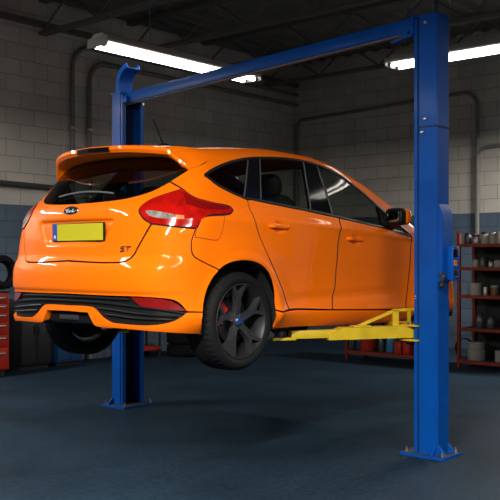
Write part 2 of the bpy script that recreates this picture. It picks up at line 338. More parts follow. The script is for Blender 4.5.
PANELS = {
 'body_side': ('ax', [(-0.4721,0.8839,1), (-0.4586,0.9901,1), (-0.4469,1.0507,0), (-0.4124,1.0911,0), (-0.3042,1.117,0), (-0.1481,1.1349,0), (-0.1207,1.162,0), (-0.1681,1.1997,0), (-0.3459,1.217,0), (-0.4082,1.233,0), (-0.443,1.2616,0), (-0.4763,1.3034,1), (-0.5049,1.3822,0), (-0.5027,1.4546,0), (-0.4768,1.4895,0), (-0.2954,1.5588,1), (-0.2568,1.5329,0), (-0.1864,1.5092,0), (-0.0791,1.4968,0), (0.0356,1.503,0), (0.136,1.5315,0), (0.2224,1.5908,0), (0.2847,1.6902,0), (0.307,1.8083,1), (0.4627,1.8118,1), (0.394,1.7001,0), (0.2902,1.5664,0), (0.1799,1.4319,0), (0.0967,1.2994,0), (0.0574,1.178,0), (0.0569,1.0808,1), (0.0001,1.0662,0), (-0.0996,1.0367,0), (-0.2232,0.9828,0), (-0.2905,0.917,1), (-0.1941,0.8626,0), (-0.0298,0.7996,0), (0.1257,0.7531,0), (0.3003,0.71,0), (0.5623,0.6727,0), (0.7672,0.6494,0), (0.9928,0.6423,0), (1.2321,0.6723,0), (1.4222,0.7427,0), (1.6134,0.87,0), (1.8212,1.0172,0), (1.9439,1.0824,0), (2.2003,1.2577,1), (2.2151,1.2958,1), (2.42,1.2302,1), (2.66,1.1955,1), (2.3,0.961,0), (1.9,0.7252,0), (1.5,0.5852,0), (1,0.5432,0), (0.4,0.554,0), (-0.17,0.583,1), (-0.1766,0.6593,0), (-0.155,0.6832,0), (-0.1483,0.7121,0), (-0.1511,0.7452,0), (-0.1714,0.7711,0), (-0.2033,0.7995,0), (-0.2436,0.8209,0), (-0.2809,0.8334,0), (-0.312,0.8397,0), (-0.3466,0.8391,1)]),
 'quarter_pane': ('ax', [(-0.2711,0.9182,1), (-0.2028,0.8791,0), (-0.0402,0.8171,0), (0.1138,0.7708,0), (0.2448,0.7387,1), (0.0315,1.0552,1), (-0.0938,1.0224,0), (-0.2164,0.9674,0)]),
 'quarter_post': ('ax', [(0.2653,0.7335,1), (0.4058,0.7122,1), (0.2078,1.0702,1), (0.0444,1.0595,1)]),
 'rear_pane': ('ax', [(0.419,0.7143,1), (0.5407,0.6969,0), (0.7408,0.6763,0), (0.9629,0.6711,1), (0.8647,0.8618,0), (0.7806,1.11,1), (0.4798,1.0897,0), (0.221,1.073,1)]),
 'pillar_trim': ('ax', [(0.9795,0.6675,1), (1.1428,0.6851,1), (1.0844,0.8498,0), (1.0552,1.1303,1), (0.7889,1.1111,1), (0.8719,0.87,0)]),
 'front_pane': ('ax', [(1.1538,0.6879,1), (1.2062,0.698,0), (1.4024,0.7655,0), (1.5987,0.8893,0), (1.7659,1.0045,1), (1.743,1.1988,1), (1.5715,1.181,0), (1.0679,1.1321,1)]),
 'sail_panel': ('ax', [(1.7764,1.0129,1), (1.9318,1.1031,0), (2.1745,1.2561,1), (1.8337,1.2046,0), (1.7578,1.1999,1)]),
 'window_trim': ('ax', [(-0.2868,0.9173,0), (-0.1994,0.8725,0), (-0.0361,0.8101,0), (0.118,0.7644,0), (0.2899,0.723,0), (0.5488,0.6876,0), (0.7506,0.666,0), (0.9739,0.6602,0), (1.2155,0.6883,0), (1.4103,0.756,0), (1.604,0.8823,0), (1.8142,1.0286,0), (1.9373,1.0937,0), (2.1905,1.2623,0)]),
 'belt_trim': ('ax', [(2.1905,1.2623,0), (1.8294,1.2101,0), (1.5674,1.1866,0), (1.0918,1.139,0), (0.6536,1.106,0), (0.3093,1.082,0), (0.0935,1.0694,0), (0.0031,1.0586,0), (-0.0963,1.0284,0), (-0.2192,0.9736,0), (-0.2868,0.9173,0)]),
 'rear_door': ('ax', [(0.0616,1.0849,1), (0.063,1.1776,0), (0.1032,1.2991,0), (0.1859,1.4318,0), (0.2986,1.5666,0), (0.4028,1.7006,0), (0.4722,1.8116,1), (1.0196,1.8271,1), (1.07,1.6937,0), (1.0742,1.5127,0), (1.0776,1.3294,0), (1.135,1.1564,1), (0.6478,1.1182,0), (0.3042,1.0937,0), (0.0904,1.077,1)]),
 'front_door': ('ax', [(1.1455,1.1575,1), (1.0885,1.329,0), (1.085,1.5126,0), (1.0809,1.6938,0), (1.0302,1.8273,1), (2.1049,1.8504,1), (2.1609,1.7161,0), (2.1897,1.5527,0), (2.1892,1.3974,0), (2.1865,1.2728,1), (1.8222,1.221,0), (1.5594,1.1967,0)]),
 'front_wing': ('ax', [(2.1974,1.2794,1), (2.2012,1.3972,0), (2.2004,1.5525,0), (2.1703,1.7157,0), (2.1151,1.8502,1), (2.285,1.8479,1), (2.29,1.8104,0), (2.35,1.6712,0), (2.49,1.5486,0), (2.665,1.5106,0), (2.84,1.5509,0), (2.98,1.679,0), (3.03,1.7956,1), (3.08,1.6001,1), (3.02,1.4137,0), (2.95,1.2593,1), (2.72,1.2346,1), (2.42,1.2358,1)]),
 'side_skirt': ('ax', [(0.3069,1.8138,1), (2.1094,1.8602,1), (2.28,1.8542,1), (2.28,1.966,1), (1.6,1.9592,0), (1.04,1.9463,0), (0.6616,1.935,0), (0.3401,1.9346,1)]),
 'fuel_flap': ('ax', [(-0.4319,1.2347,1), (-0.3985,1.2249,0), (-0.2256,1.2102,1), (-0.2497,1.2795,0), (-0.2673,1.3315,0), (-0.2979,1.368,0), (-0.3336,1.3741,0), (-0.4874,1.3571,1), (-0.4731,1.3067,1)]),
 'roof_panel': ('ax', [(-0.36,0,1), (-0.3,0.4344,0), (-0.26,0.5907,1), (-0.1,0.5675,0), (0.4,0.5448,0), (1,0.5335,0), (1.5,0.5761,1), (1.54,0.3511,0), (1.56,0,1)]),
 'windscreen': ('ax', [(1.575,0,1), (1.555,0.353,0), (1.515,0.5792,1), (1.9,0.7154,0), (2.3,0.9519,0), (2.62,1.175,1), (2.7,0.9382,0), (2.73,0,1)]),
 'bonnet': ('ax', [(2.75,0,1), (2.72,0.9468,0), (2.68,1.1945,1), (2.95,1.2254,0), (3.12,1.2524,1), (3.27,1.1677,0), (3.32,0,1)]),
 'tailgate': ('cyl', [(0,1.085,1), (0.2385,1.0917,0), (0.4469,1.1079,0), (0.6218,1.1523,0), (0.7524,1.2199,1), (0.8399,1.1741,1), (0.7314,1.1379,0), (0.6368,1.0987,0), (0.585,1.0548,0), (0.5734,1.0216,0), (0.6085,0.9689,0), (0.6591,0.9362,1), (0.5785,0.7839,0), (0.5532,0.7377,0), (0.5103,0.7022,0), (0.4543,0.6922,1), (0.3101,0.6915,0), (0,0.703,1)]),
 'rear_window': ('cyl', [(0,1.095,1), (0.2323,1.1004,0), (0.4419,1.118,0), (0.618,1.1647,0), (0.7513,1.2307,0), (0.8941,1.3153,1), (0.851,1.385,1), (0.7468,1.435,0), (0,1.46,1)]),
 'tail_light': ('cyl', [(0.5799,1.0248,0), (0.5968,1.0648,0), (0.6503,1.0999,0), (0.745,1.1371,0), (0.8467,1.1699,1), (0.8959,1.131,0), (0.948,1.1059,0), (1.0507,1.0872,0), (1.1912,1.0705,0), (1.2244,1.0523,0), (1.1985,1.0235,0), (1.0406,1.004,0), (0.9858,0.9858,0), (0.956,0.9553,0), (0.9263,0.9129,1), (0.8062,0.9219,0), (0.6653,0.9387,1), (0.6182,0.9721,0)]),
 'reverse_lamp': ('cyl', [(0.6245,1.0176,0), (0.6632,1.0217,0), (0.7327,1.0102,0), (0.7988,0.9957,1), (0.8053,0.9687,1), (0.7163,0.9726,0), (0.6529,0.9879,0)]),
 'indicator': ('cyl', [(0.8047,0.9945,1), (0.8578,0.9919,1), (0.858,0.9686,1), (0.8111,0.9682,1)]),
 'lamp_band': ('cyl', [(0.8503,1.1508,1), (0.9472,1.0922,0), (1.0742,1.0773,0), (1.1992,1.0647,1), (1.1835,1.0464,1), (1.0451,1.0413,0), (0.9452,1.0453,0), (0.8696,1.0685,1)]),
 'rear_bumper': ('cyl', [(0,0.694,1), (0.3133,0.6837,0), (0.4565,0.6845,1), (0.5152,0.6958,0), (0.5604,0.7326,0), (0.5853,0.7794,0), (0.6675,0.9329,1), (0.8063,0.9155,0), (0.9257,0.9065,1), (0.9024,0.8303,0), (0.9049,0.7571,0), (0.9292,0.7212,0), (1.0905,0.6459,1), (1.0437,0.5951,0), (1.005,0.5244,0), (0.9845,0.4543,0), (0.976,0.3802,1), (0.8808,0.384,1), (0.8375,0.4366,0), (0.7899,0.46,0), (0.6725,0.4713,0), (0.5457,0.4744,0), (0.316,0.4746,0), (0,0.478,1)]),
 'bumper_lip': ('cyl', [(0,0.4,1), (0.2124,0.399,0), (0.2609,0.386,0), (0.3277,0.335,0), (0.4032,0.3,0), (0.4615,0.2957,0), (0.5607,0.2912,0), (0.6742,0.2932,0), (0.7588,0.3049,0), (0.8247,0.33,0), (0.8809,0.3759,1), (0.9753,0.3732,1), (0.9689,0.3144,0), (0.9734,0.2353,1), (0.8134,0.2494,0), (0.6726,0.2597,0), (0.4737,0.2677,0), (0.335,0.268,0), (0.2717,0.278,0), (0.2417,0.315,0), (0.2124,0.358,1), (0,0.362,1)]),
 'diffuser': ('cyl', [(0,0.49,1), (0.316,0.4798,0), (0.5457,0.4795,0), (0.7292,0.4678,0), (0.875,0.386,0), (0.8751,0.3672,0), (0.8248,0.3237,0), (0.7311,0.2919,0), (0.5122,0.2871,0), (0.4033,0.296,0), (0.3277,0.33,0), (0.2609,0.381,0), (0.2124,0.394,1), (0,0.395,1)]),
 'louvre1': ('cyl', [(0,0.459,0), (0.2944,0.458,0), (0.5344,0.453,0)]),
 'louvre2': ('cyl', [(0,0.431,0), (0.2944,0.429,0), (0.5465,0.4128,0), (0.7302,0.3956,0), (0.8636,0.3736,0)]),
 'louvre3': ('cyl', [(0.2992,0.392,0), (0.4347,0.382,0), (0.5699,0.368,0), (0.8357,0.3514,0)]),
 'louvre4': ('cyl', [(0.3512,0.352,0), (0.4346,0.348,0), (0.5698,0.337,0), (0.7972,0.3302,0)]),
 'reflector': ('cyl', [(0.5546,0.4689,1), (0.6725,0.4669,0), (0.7679,0.4568,0), (0.8263,0.4304,0), (0.8739,0.3848,1), (0.7302,0.3975,0), (0.6185,0.4119,1), (0.5795,0.4405,0)]),
 'front_bumper': ('front', [(0,0.8,1), (0.45,0.8,0), (0.62,0.8,1), (1,0.72,1), (1.45,0.62,1), (1.42,0.42,0), (1.4,0.21,1), (0.5,0.2,0), (0,0.2,1)]),
 'front_grille': ('front', [(0,0.62,1), (0.45,0.62,0), (0.6,0.5,0), (0.45,0.34,0), (0,0.34,1)]),
 'headlight': ('front', [(0.64,0.8,1), (0.75,0.9,0), (1.25,0.93,1), (1.3,0.84,0), (1.02,0.74,1)]),
 'front_panel': ('front', [(0,0.91,1), (0.6,0.9,1), (0.61,0.81,1), (0,0.81,1)]),
 'divider1': ('ax', [(0.2614,0.7312,0), (0.1334,0.9069,0), (0.037,1.0571,0)]),
 'divider2': ('ax', [(0.4079,0.7138,0), (0.2885,0.9081,0), (0.2135,1.0698,0)]),
 'divider3': ('ax', [(0.9782,0.6689,0), (0.8664,0.8705,0), (0.7871,1.1096,0)]),
 'divider4': ('ax', [(1.1471,0.6877,0), (1.0844,0.8498,0), (1.0632,1.1307,0)]),
}

# ------------------------------------------------------------------ body panels on that surface
def spline(pts, h):
    """closed smooth outline through pts (corners kept), resampled about every h"""
    n = len(pts); P = [np.array(p[:2]) for p in pts]; cor = [p[2] for p in pts]; out = []
    for i in range(n):
        p1, p2 = P[i], P[(i+1)%n]
        p0 = P[i-1] if not cor[i] else p1 - (p2-p1)
        p3 = P[(i+2)%n] if not cor[(i+1)%n] else p2 + (p2-p1)
        L = np.linalg.norm(p2-p1)
        m1 = (p2-p0)/max(np.linalg.norm(p2-p1)+np.linalg.norm(p1-p0),1e-6)*L
        m2 = (p3-p1)/max(np.linalg.norm(p3-p2)+np.linalg.norm(p2-p1),1e-6)*L
        if L < 1e-6: continue
        k = max(1, int(round(L/h)))
        for j in range(k):
            t = j/k
            out.append((2*t**3-3*t**2+1)*p1 + (t**3-2*t**2+t)*m1 + (-2*t**3+3*t**2)*p2 + (t**3-t**2)*m2)
    return np.array(out)
def open_spline(pts, h):
    pts = [(p[0],p[1],p[2]) for p in pts]
    pts[0] = (*pts[0][:2],1); pts[-1] = (*pts[-1][:2],1)
    n = len(pts); full = spline(pts, h); last = np.array(pts[-1][:2])
    d = np.linalg.norm(full - last, axis=1); i = int(np.argmin(d))
    return full[:i+1]
def inside(poly, q):
    x, y = q[:,0], q[:,1]; r = np.zeros(len(q), bool); n = len(poly)
    for i in range(n):
        (x1,y1), (x2,y2) = poly[i], poly[(i+1)%n]
        if y1 == y2: continue
        c = ((y1 > y) != (y2 > y)) & (x < (x2-x1)*(y-y1)/(y2-y1) + x1)
        r ^= c
    return r
def loop_of(key, h=.012, half=False):
    mode, pts = PANELS[key]
    if half:
        ax = 1 if mode == 'ax' else 0
        mir = []
        for p in pts[::-1]:
            q = list(p); q[ax] = -q[ax]
            if abs(q[ax]) > 1e-6: mir.append(tuple(q))
        pts = list(pts) + mir
    L = spline(pts, h)
    a = np.sum(L[:,0]*np.roll(L[:,1],-1) - np.roll(L[:,0],-1)*L[:,1])
    return mode, (L if a > 0 else L[::-1])
def inset(L, g):
    d = np.roll(L,-1,0) - L; d /= np.maximum(np.linalg.norm(d,axis=1,keepdims=True),1e-9)
    nrm = np.stack([-d[:,1], d[:,0]],1)
    v = nrm + np.roll(nrm,1,0); k = np.maximum(np.linalg.norm(v,axis=1,keepdims=True),.6)
    return L + v/k**2*2*g
def panel(name, key, mat, parent, half=False, mirror=False, off=0., gap=.0014, step=.022, thick=.016, lab=None, edge_shade=False):
    mode, L = loop_of(key, .012 if step > .015 else .007, half)
    L = inset(L, gap)
    lo, hi = L.min(0), L.max(0)
    xs = np.arange(lo[0], hi[0], step); ys = np.arange(lo[1], hi[1], step*.866)
    g = np.array([(x + (.5*step if j % 2 else 0), y) for j, y in enumerate(ys) for x in xs]).reshape(-1,2)
    if len(g):
        g = g[inside(L, g)]
        keep = np.ones(len(g), bool)
        for i in range(0, len(g), 400):
            dd = np.linalg.norm(g[i:i+400,None] - L[None], axis=2).min(1); keep[i:i+400] = dd > step*.5
        g = g[keep]
    allp = np.vstack([L, g]) if len(g) else L
    n = len(L)
    r = delaunay_2d_cdt([Vector(map(float,p)) for p in allp], [], [list(range(n))], 1, 1e-6)
    V = np.array([tuple(v) for v in r[0]]); T = [tuple(f) for f in r[2]]
    P, N = surf(mode, V, off)
    fixed = []
    for a,b,c in T:
        nn = np.cross(P[b]-P[a], P[c]-P[a])
        fixed.append((a,b,c) if nn @ (N[a]+N[b]+N[c]) > 0 else (a,c,b))
    cnt = {}
    for f in fixed:
        for i in range(3):
            e = (f[i], f[(i+1)%3]); cnt[e] = 1
    bd = [e for e in cnt if (e[1],e[0]) not in cnt]
    verts = [tuple(p) for p in P]; norms = [tuple(p) for p in N]; faces = list(fixed)
    if thick:
        out = {}; nx = dict(bd); pv = {b:a for a,b in bd}
        for a in nx:
            b, c = nx[a], pv.get(a, a)
            t = P[b]-P[c]; o = np.cross(t, N[a]); o /= max(np.linalg.norm(o),1e-9)
            out[a] = (len(verts), len(verts)+1)
            verts += [tuple(P[a]), tuple(P[a]-N[a]*thick)]; norms += [tuple(o), tuple(o)]
        for a,b in bd: faces.append((b, a, out[a][0], out[b][0])) if False else faces.append((out[b][0], out[a][0], out[a][1], out[b][1]))
    obs = []
    for sg in ((1,-1) if mirror else (1,)):
        me = bpy.data.meshes.new(name)
        vv = [(x,y*sg,z) for x,y,z in verts]; ff = faces if sg > 0 else [f[::-1] for f in faces]
        me.from_pydata(vv, [], ff)
        me.polygons.foreach_set('use_smooth', [True]*len(ff))
        me.normals_split_custom_set_from_vertices([(x,y*sg,z) for x,y,z in norms])
        o = link(name, me, mat, parent(sg) if callable(parent) else parent)
        if edge_shade:                                                        # panel edge coloured black to stand in for shade in the gaps
            me.materials.append(M['matte']); me.polygons.foreach_set('material_index', [0]*len(T) + [1]*(len(ff)-len(T)))
        if lab: o['label'] = lab
        obs.append(o)
    return obs
def ribbon(name, mode, line, w, mat, parent, h=.004, base=.0, mirror=False, half=False):
    """a raised moulding of width w along a line on the surface"""
    if half:
        ax = 1 if mode == 'ax' else 0; m2 = line[::-1].copy(); m2[:,ax] *= -1
        line = np.vstack([m2[:-1], line]) if abs(line[0][ax]) < 1e-6 else line
    d = np.gradient(line, axis=0); d /= np.maximum(np.linalg.norm(d,axis=1,keepdims=True),1e-9); q = np.stack([-d[:,1], d[:,0]],1)
    rows = []
    for s, o in ((-.5,base-.004),(-.42,base+h*.8),(0,base+h),(.42,base+h*.8),(.5,base-.004)):
        rows.append(surf(mode, line + q*w*s, o)[0])
    n = len(line); obs = []
    for sg in ((1,-1) if mirror else (1,)):
        bm = B(); vs = [[bm.verts.new((p[0],p[1]*sg,p[2])) for p in r] for r in rows]
        for a, b in zip(vs, vs[1:]):
            for i in range(n-1): bm.faces.new((a[i],a[i+1],b[i+1],b[i]))
        obs.append(obj(name, bm, mat, parent(sg) if callable(parent) else parent, 50))
    return obs

# ------------------------------------------------------------------ camera
EYE = 1.515
cam = bpy.data.cameras.new('camera'); cam.sensor_width = 36; cam.lens = 884/500*36; cam.shift_y = .016
co = bpy.data.objects.new('camera', cam); COL.objects.link(co); co.location = (0,0,EYE); co.rotation_euler = (PI/2,0,0)
cam.clip_end = 100; SC.camera = co

# ------------------------------------------------------------------ room : corner, a1 runs along the left wall towards us, a2 along the right wall
CN = Vector((.87,17,0)); a1 = Vector((-.655,-.7556,0)); a2 = Vector((.7556,-.655,0)); UP = Vector((0,0,1))
RW, RQ, HC = 20.5, 16., 5.2
ROT1 = math.atan2(a1.y, a1.x); ROT2 = math.atan2(a2.y, a2.x)
def rm(p, q, z=0.): return CN + a1*p + a2*q + UP*z
def structure(name, bm, mat, loc=(0,0,0), rz=0.):
    o = obj(name, bm, mat, None, 30); o.location = loc; o.rotation_euler = (0,0,rz); o['kind'] = 'structure'; return o
def wall(name, start, rz, length):
    bm = B(); add_box(bm, (length/2, -.1, HC/2), (length,.2,HC)); return structure(name, bm, M['wall'], start, rz)
# each wall's object x axis runs along it, its y axis points into the room
bm = B(); add_box(bm, (RW/2, .1, HC/2+.15), (RW+.4,.2,HC+.3)); structure('wall_left', bm, M['wall'], rm(0,0), ROT1).location = rm(0,-.2)
bm = B(); add_box(bm, (RQ/2, .1, HC/2+.15), (RQ,.2,HC+.3)); structure('wall_right', bm, M['wall'], rm(0,0), ROT2)
bm = B(); add_box(bm, (RW/2, .1, HC/2+.15), (RW,.2,HC+.3)); structure('wall_far_side', bm, M['wall'], rm(0,RQ), ROT1)
bm = B(); add_box(bm, (RQ/2, .1, HC/2+.15), (RQ,.2,HC+.3)); structure('wall_behind', bm, M['wall'], rm(RW+.2,0), ROT2)
bm = B(); add_box(bm, (RW/2, RQ/2, -.1), (RW+.6,RQ+.6,.2)); structure('floor', bm, M['floor'], rm(0,0), ROT1)
# ceiling : ribbed steel deck on open-web joists
bm = B(); per, dep = .30, .035; rib = []
k = 0
while k*per < RQ:
    y = k*per; rib += [(y,0),(y+.09,0),(y+.13,dep),(y+.26,dep)]; k += 1
rows = [[bm.verts.new((x,y,HC+z)) for y,z in rib] for x in (-.1, RW+.1)]
for i in range(len(rib)-1): bm.faces.new((rows[0][i],rows[0][i+1],rows[1][i+1],rows[1][i]))
add_box(bm, (RW/2,RQ/2,HC+.2), (RW+.4,RQ+.4,.1))
structure('ceiling', bm, M['ceil'], rm(0,0), ROT1)
for k in range(12):
    p = .9 + 1.65*k; bm = B()
    for z, h in ((HC-.03,.06),(HC-.50,.05)):
        for s in (-.035,.035): add_box(bm, (p+s, RQ/2, z), (.045, RQ, h))
    n = 26
    for i in range(n):
        y0, y1 = RQ*i/n, RQ*(i+1)/n; z0, z1 = (HC-.05, HC-.48) if i % 2 else (HC-.48, HC-.05)
        add_tube(bm, [(p,y0,z0),(p,y1,z1)], .016, 6)
    structure('roof_beam', bm, M['joist'], rm(0,0), ROT1)
# a long cross beam below the joists near the corner, and a ledger high on the left wall
bm = B(); add_box(bm, (RW/2,.05,4.82), (RW,.10,.07)); structure('trim_1', bm, M['joist'], rm(0,0), ROT1)

def conduit(pts, label, r=.03, mat='conduit', group=None, clips=()):
    o = empty('wall_conduit', pts[0], 0, label, 'pipe', group); P = [Vector(p)-Vector(pts[0]) for p in pts]
    bm = B(); add_tube(bm, P, r, 12); obj('pipe', bm, M[mat], o)
    for c in clips:
        bm = B(); q = Vector(c)-Vector(pts[0]); add_box(bm, q, (r*3.4,r*3.4,.035), Matrix.Rotation(ROT1,3,'Z'), .006); obj('pipe_clip', bm, M['zinc'], o)
    return o
def arc(c, u, v, r, a0, a1_, n=8):
    return [c + u*(r*math.cos(t)) + v*(r*math.sin(t)) for t in (a0 + (a1_-a0)*i/n for i in range(n+1))]
# left wall : two risers that bend over to the right, one straight run to the left
def onleft(px, z, q=.05):                       # point on the left wall seen in direction px
    k = (px-250)/884; p = (.87 - 17*k)/(.655 - .7556*k); return rm(p, q, z)
for px, zt, r, lb in ((70.5, 4.62, .35, 'taller painted conduit riser on the left block wall, farther left of the two'),
                      (87.5, 4.42, .30, 'shorter painted conduit riser on the left block wall, just right of the taller one')):
    b = onleft(px, 0.02); d = -a1
    top = b + UP*(zt-r)
    pts = [b, b+UP*1.2, top] + arc(top + d*r, -d, UP, r, .15, PI/2, 7) + [top + d*(r+6.3) + UP*r]
    conduit(pts, lb, .035, 'conduit', 'conduit risers on the left wall', [b+UP*z for z in (1.0,2.4,3.4)])
e0 = onleft(52, 2.52); e1 = onleft(-60, 2.55)
conduit([e1, e0, e0 + a1*-.0 + UP*-.12], 'dark horizontal pipe running along the left block wall above the blue band', .04, 'conduitd')
# right wall
def onright(px, py, off=.05):
    k = (px-250)/884; q = (17*k-.87)/(.7556+.655*k); P = rm(off, q); return rm(off, q, EYE + P.y*(258-py)/884)
c0, c1, c2 = onright(298,235), onright(298,121), onright(465,93)
d = (c2-c1).normalized(); r = .16
pts = [c0, c1 - UP*r] + arc(c1 - UP*r + a2*r, -a2, UP, r, .2, PI/2, 5) + [c2 - a2*.1] + arc(c2 - UP*.25, a2, UP, .25, PI/2-.2, 0, 6)
x2 = pts[-1].copy(); x2.z = 1.9; pts.append(x2)
conduit(pts, 'long painted conduit rising gently along the right block wall from the corner', .03, 'conduit', None)
e0, e1 = onright(478,235), onright(478,160)
pts = [e0, e1] + arc(e1 + a2*.2, -a2, UP, .2, .2, PI/2, 6) + [e1 + UP*.2 + a2*1.6 + UP*.06]
conduit(pts, 'short conduit on the right wall bending over above the red rack', .028, 'conduit', None)

# ------------------------------------------------------------------ the car
PSI = PI/2 - .6974; PITCH = .0157
Rc = Matrix.Rotation(PSI,3,'Z') @ Matrix.Rotation(PITCH,3,'Y')
piv = Vector((-.035, 6.0, EYE-.405))
T0 = piv - Rc @ Vector((0,-.89,.325))
car = empty('hatchback_car', T0); car.rotation_euler = (0,PITCH,PSI)
tag(car, 'bright orange five-door hatchback with a roof spoiler raised on the blue lift', 'car')
def cw(x,y,z): return T0 + Rc @ Vector((x,y,z))      # car point to world
paint = M['paint']
M['wiper'] = pbr('grey_wiper', (.10,.10,.10), .6, spec=.2)
M['divider'] = pbr('grey_window_divider', (.055,.056,.055), .4, spec=.2)
M['tin2'] = pbr('dark_grey_plastic', (.03,.032,.034), .45)
panel('body_side','body_side',paint,car,mirror=True,edge_shade=True)
panel('side_skirt','side_skirt',paint,car,mirror=True)
panel('front_wing','front_wing',paint,car,mirror=True,edge_shade=True)
panel('flap_gap','fuel_flap',M['matte'],car,off=.0008,gap=-.0015,thick=0)
panel('fuel_flap','fuel_flap',paint,car,off=.0022,gap=.0025,thick=.003)
panel('roof_panel','roof_panel',paint,car,half=True,step=.05)
panel('windscreen','windscreen',M['wglass'],car,half=True,step=.05,thick=.004,gap=0)
panel('bonnet','bonnet',paint,car,half=True,step=.05)
panel('tailgate','tailgate',paint,car,half=True,step=.016,edge_shade=True)
panel('rear_window','rear_window',M['rglass'],car,half=True,gap=.0005,off=-.003,thick=.004)
bump = panel('rear_bumper','rear_bumper',paint,car,half=True)[0]
panel('bumper_lip','bumper_lip',paint,bump,half=True,off=.004,gap=.001,thick=.05)
dif = panel('diffuser','diffuser',M['black'],bump,half=True,off=-.018,gap=0,thick=.02)[0]
for k, w in (('louvre1',.016),('louvre2',.016)):
    md, p = PANELS[k]; ribbon('louvre', md, open_spline(p,.02), w, M['black'], bump, .014, -.016, half=True)
for k in ('louvre3','louvre4'):
    md, p = PANELS[k]; ribbon('louvre', md, open_spline(p,.02), .014, M['black'], bump, .014, -.016, mirror=True)
panel('reflector','reflector',M['reflect'],bump,mirror=True,off=.001,gap=.001,thick=.012,lab='dark red bumper reflector')
# central black exhaust housing under the bumper
bm = B(); add_box(bm, (-.68,0,.322), (.17,.46,.085), None, .02)
eh = obj('exhaust_housing', bm, M['black'], bump)
bm = B(); add_box(bm, (-.762,.02,.318), (.03,.20,.036), None, .008); obj('towing_cover', bm, M['tin2'], eh)
# tail lamps
lights = panel('tail_light','tail_light',M['redlens'],car,mirror=True,off=.006,gap=.003,step=.016,thick=.02,lab='red wrap-around tail light')
par = lambda sg: lights[0] if sg > 0 else lights[1]
panel('reverse_lamp','reverse_lamp',M['clearlens'],par,mirror=True,off=.0075,gap=0,step=.012,thick=.004,lab='clear reversing lamp')
panel('indicator','indicator',M['amber'],par,mirror=True,off=.0075,gap=0,step=.012,thick=.004,lab='amber indicator lamp')
panel('light_band','lamp_band',M['redband'],par,mirror=True,off=.0075,gap=0,step=.012,thick=.004,lab='dark red lamp band')
# the dark seat the lamp sits in
panel('light_seat','tail_light',M['matte'],car,mirror=True,off=-.002,gap=-.004,step=.03,thick=0)
# doors : panel > handle, window pane, pillar trim
rd = panel('door','rear_door',paint,car,mirror=True,edge_shade=True,gap=.0016)
fd = panel('door','front_door',paint,car,mirror=True,edge_shade=True,gap=.0016)
prd = lambda sg: rd[0] if sg > 0 else rd[1]
pfd = lambda sg: fd[0] if sg > 0 else fd[1]
glass_kw = dict(mirror=True, off=-.006, gap=0, step=.05, thick=.004)
panel('window_pane','rear_pane',M['glass'],prd,**glass_kw)
panel('window_pane','quarter_pane',M['glass'],car,**glass_kw)
panel('window_pane','front_pane',M['glass'],pfd,**glass_kw)
panel('door_pillar','quarter_post',M['trimblk'],prd,mirror=True,off=-.003,gap=0,step=.05,thick=.03)
panel('door_pillar','pillar_trim',M['trimblk'],prd,mirror=True,off=-.003,gap=0,step=.05,thick=.03)
panel('mirror_sail','sail_panel',M['trimblk'],pfd,mirror=True,off=-.002,gap=0,step=.05,thick=.02)
for k, w, nm in (('window_trim',.022,'window_surround'),('belt_trim',.020,'belt_moulding')):
    md, p = PANELS[k]; ribbon(nm, md, open_spline(p,.02), w, M['black'], car, .004, .0, mirror=True)
for k, pr in (('divider1',car),('divider2',prd),('divider3',prd),('divider4',pfd)):
    md, p = PANELS[k]; ribbon('window_divider', md, open_spline(p,.03), .010, M['divider'], pr, .002, -.001, mirror=True)
# door handles
for hx, hz, pr in ((.33,.957,prd),(1.303,.899,pfd)):
    for sg in (1,-1):
        bm = B(); n = 14; rings = []
        for i in range(n+1):
            t = -1 + 2*i/n; x = hx + t*.112; z = hz + .004 - .004*t*t
            P0 = surf('ax', param('ax', np.array([[x,-.9,z]])))[0][0]
            base = -.9113 + .0
            out = .030*(1-abs(t)**5) ; hh = .019*(1-.45*abs(t)**4)
            ring = []
            for k in range(10):
                a = 2*PI*k/10; ring.append(bm.verts.new((x, sg*(min(P0[1],-.895) - out*.75 - math.cos(a)*.011*(1-.5*abs(t)**6)), z + math.sin(a)*hh)))
            rings.append(ring)
        for a, b in zip(rings, rings[1:]):
            for k in range(10): bm.faces.new((a[k],a[(k+1)%10],b[(k+1)%10],b[k]))
        bm.faces.new(rings[0]); bm.faces.new(rings[-1])
        obj('door_handle', bm, paint, pr(sg), 60)
# front of the car
fb = panel('front_bumper','front_bumper',paint,car,half=True,step=.05)[0]
panel('grille','front_grille',M['black'],fb,half=True,off=.003,gap=0,step=.05,thick=.01)
panel('headlight','headlight',M['clearlens'],car,mirror=True,off=.002,step=.04,lab='clear headlight')
panel('front_panel','front_panel',paint,car,half=True,step=.05)
# number plate, badge and lettering on the tailgate
def rear_pt(y, z, off=.0):
    lo, hi = -1.3, 0.
    for _ in range(40):
        m = (lo+hi)/2
        if F(np.array([[m,y,z]]))[0] > 0: lo = m
        else: hi = m
    return lo - off
py_, pz = -.062, .892
xr = min(rear_pt(py_+s*.26, pz+t*.05) for s in (-1,0,1) for t in (-1,0,1))
tilt = Matrix.Rotation(-.03,3,'Y'); tw = Matrix.Rotation(.0,3,'Z')
bm = B(); add_box(bm, (xr-.006,py_,pz), (.012,.545,.126), tilt, .004); pl = obj('number_plate', bm, M['black'], car)
bm = B(); add_box(bm, (xr-.0125,py_-.022,pz), (.003,.475,.112), tilt); obj('plate_face', bm, M['plate'], pl); pl.children[-1]['label'] = 'yellow plate face'
bm = B(); add_box(bm, (xr-.0125,py_+.240,pz), (.003,.045,.112), tilt); o = obj('plate_strip', bm, M['plateb'], pl); o['label'] = 'blue plate strip'
bm = B(); add_box(bm, (xr-.0145,py_+.240,pz-.030), (.002,.014,.022), tilt); obj('strip_mark', bm, M['white'], pl)
by, bz = .018, 1.038
xb = rear_pt(by, bz)
tb = Matrix.Rotation(-.12,3,'Y')
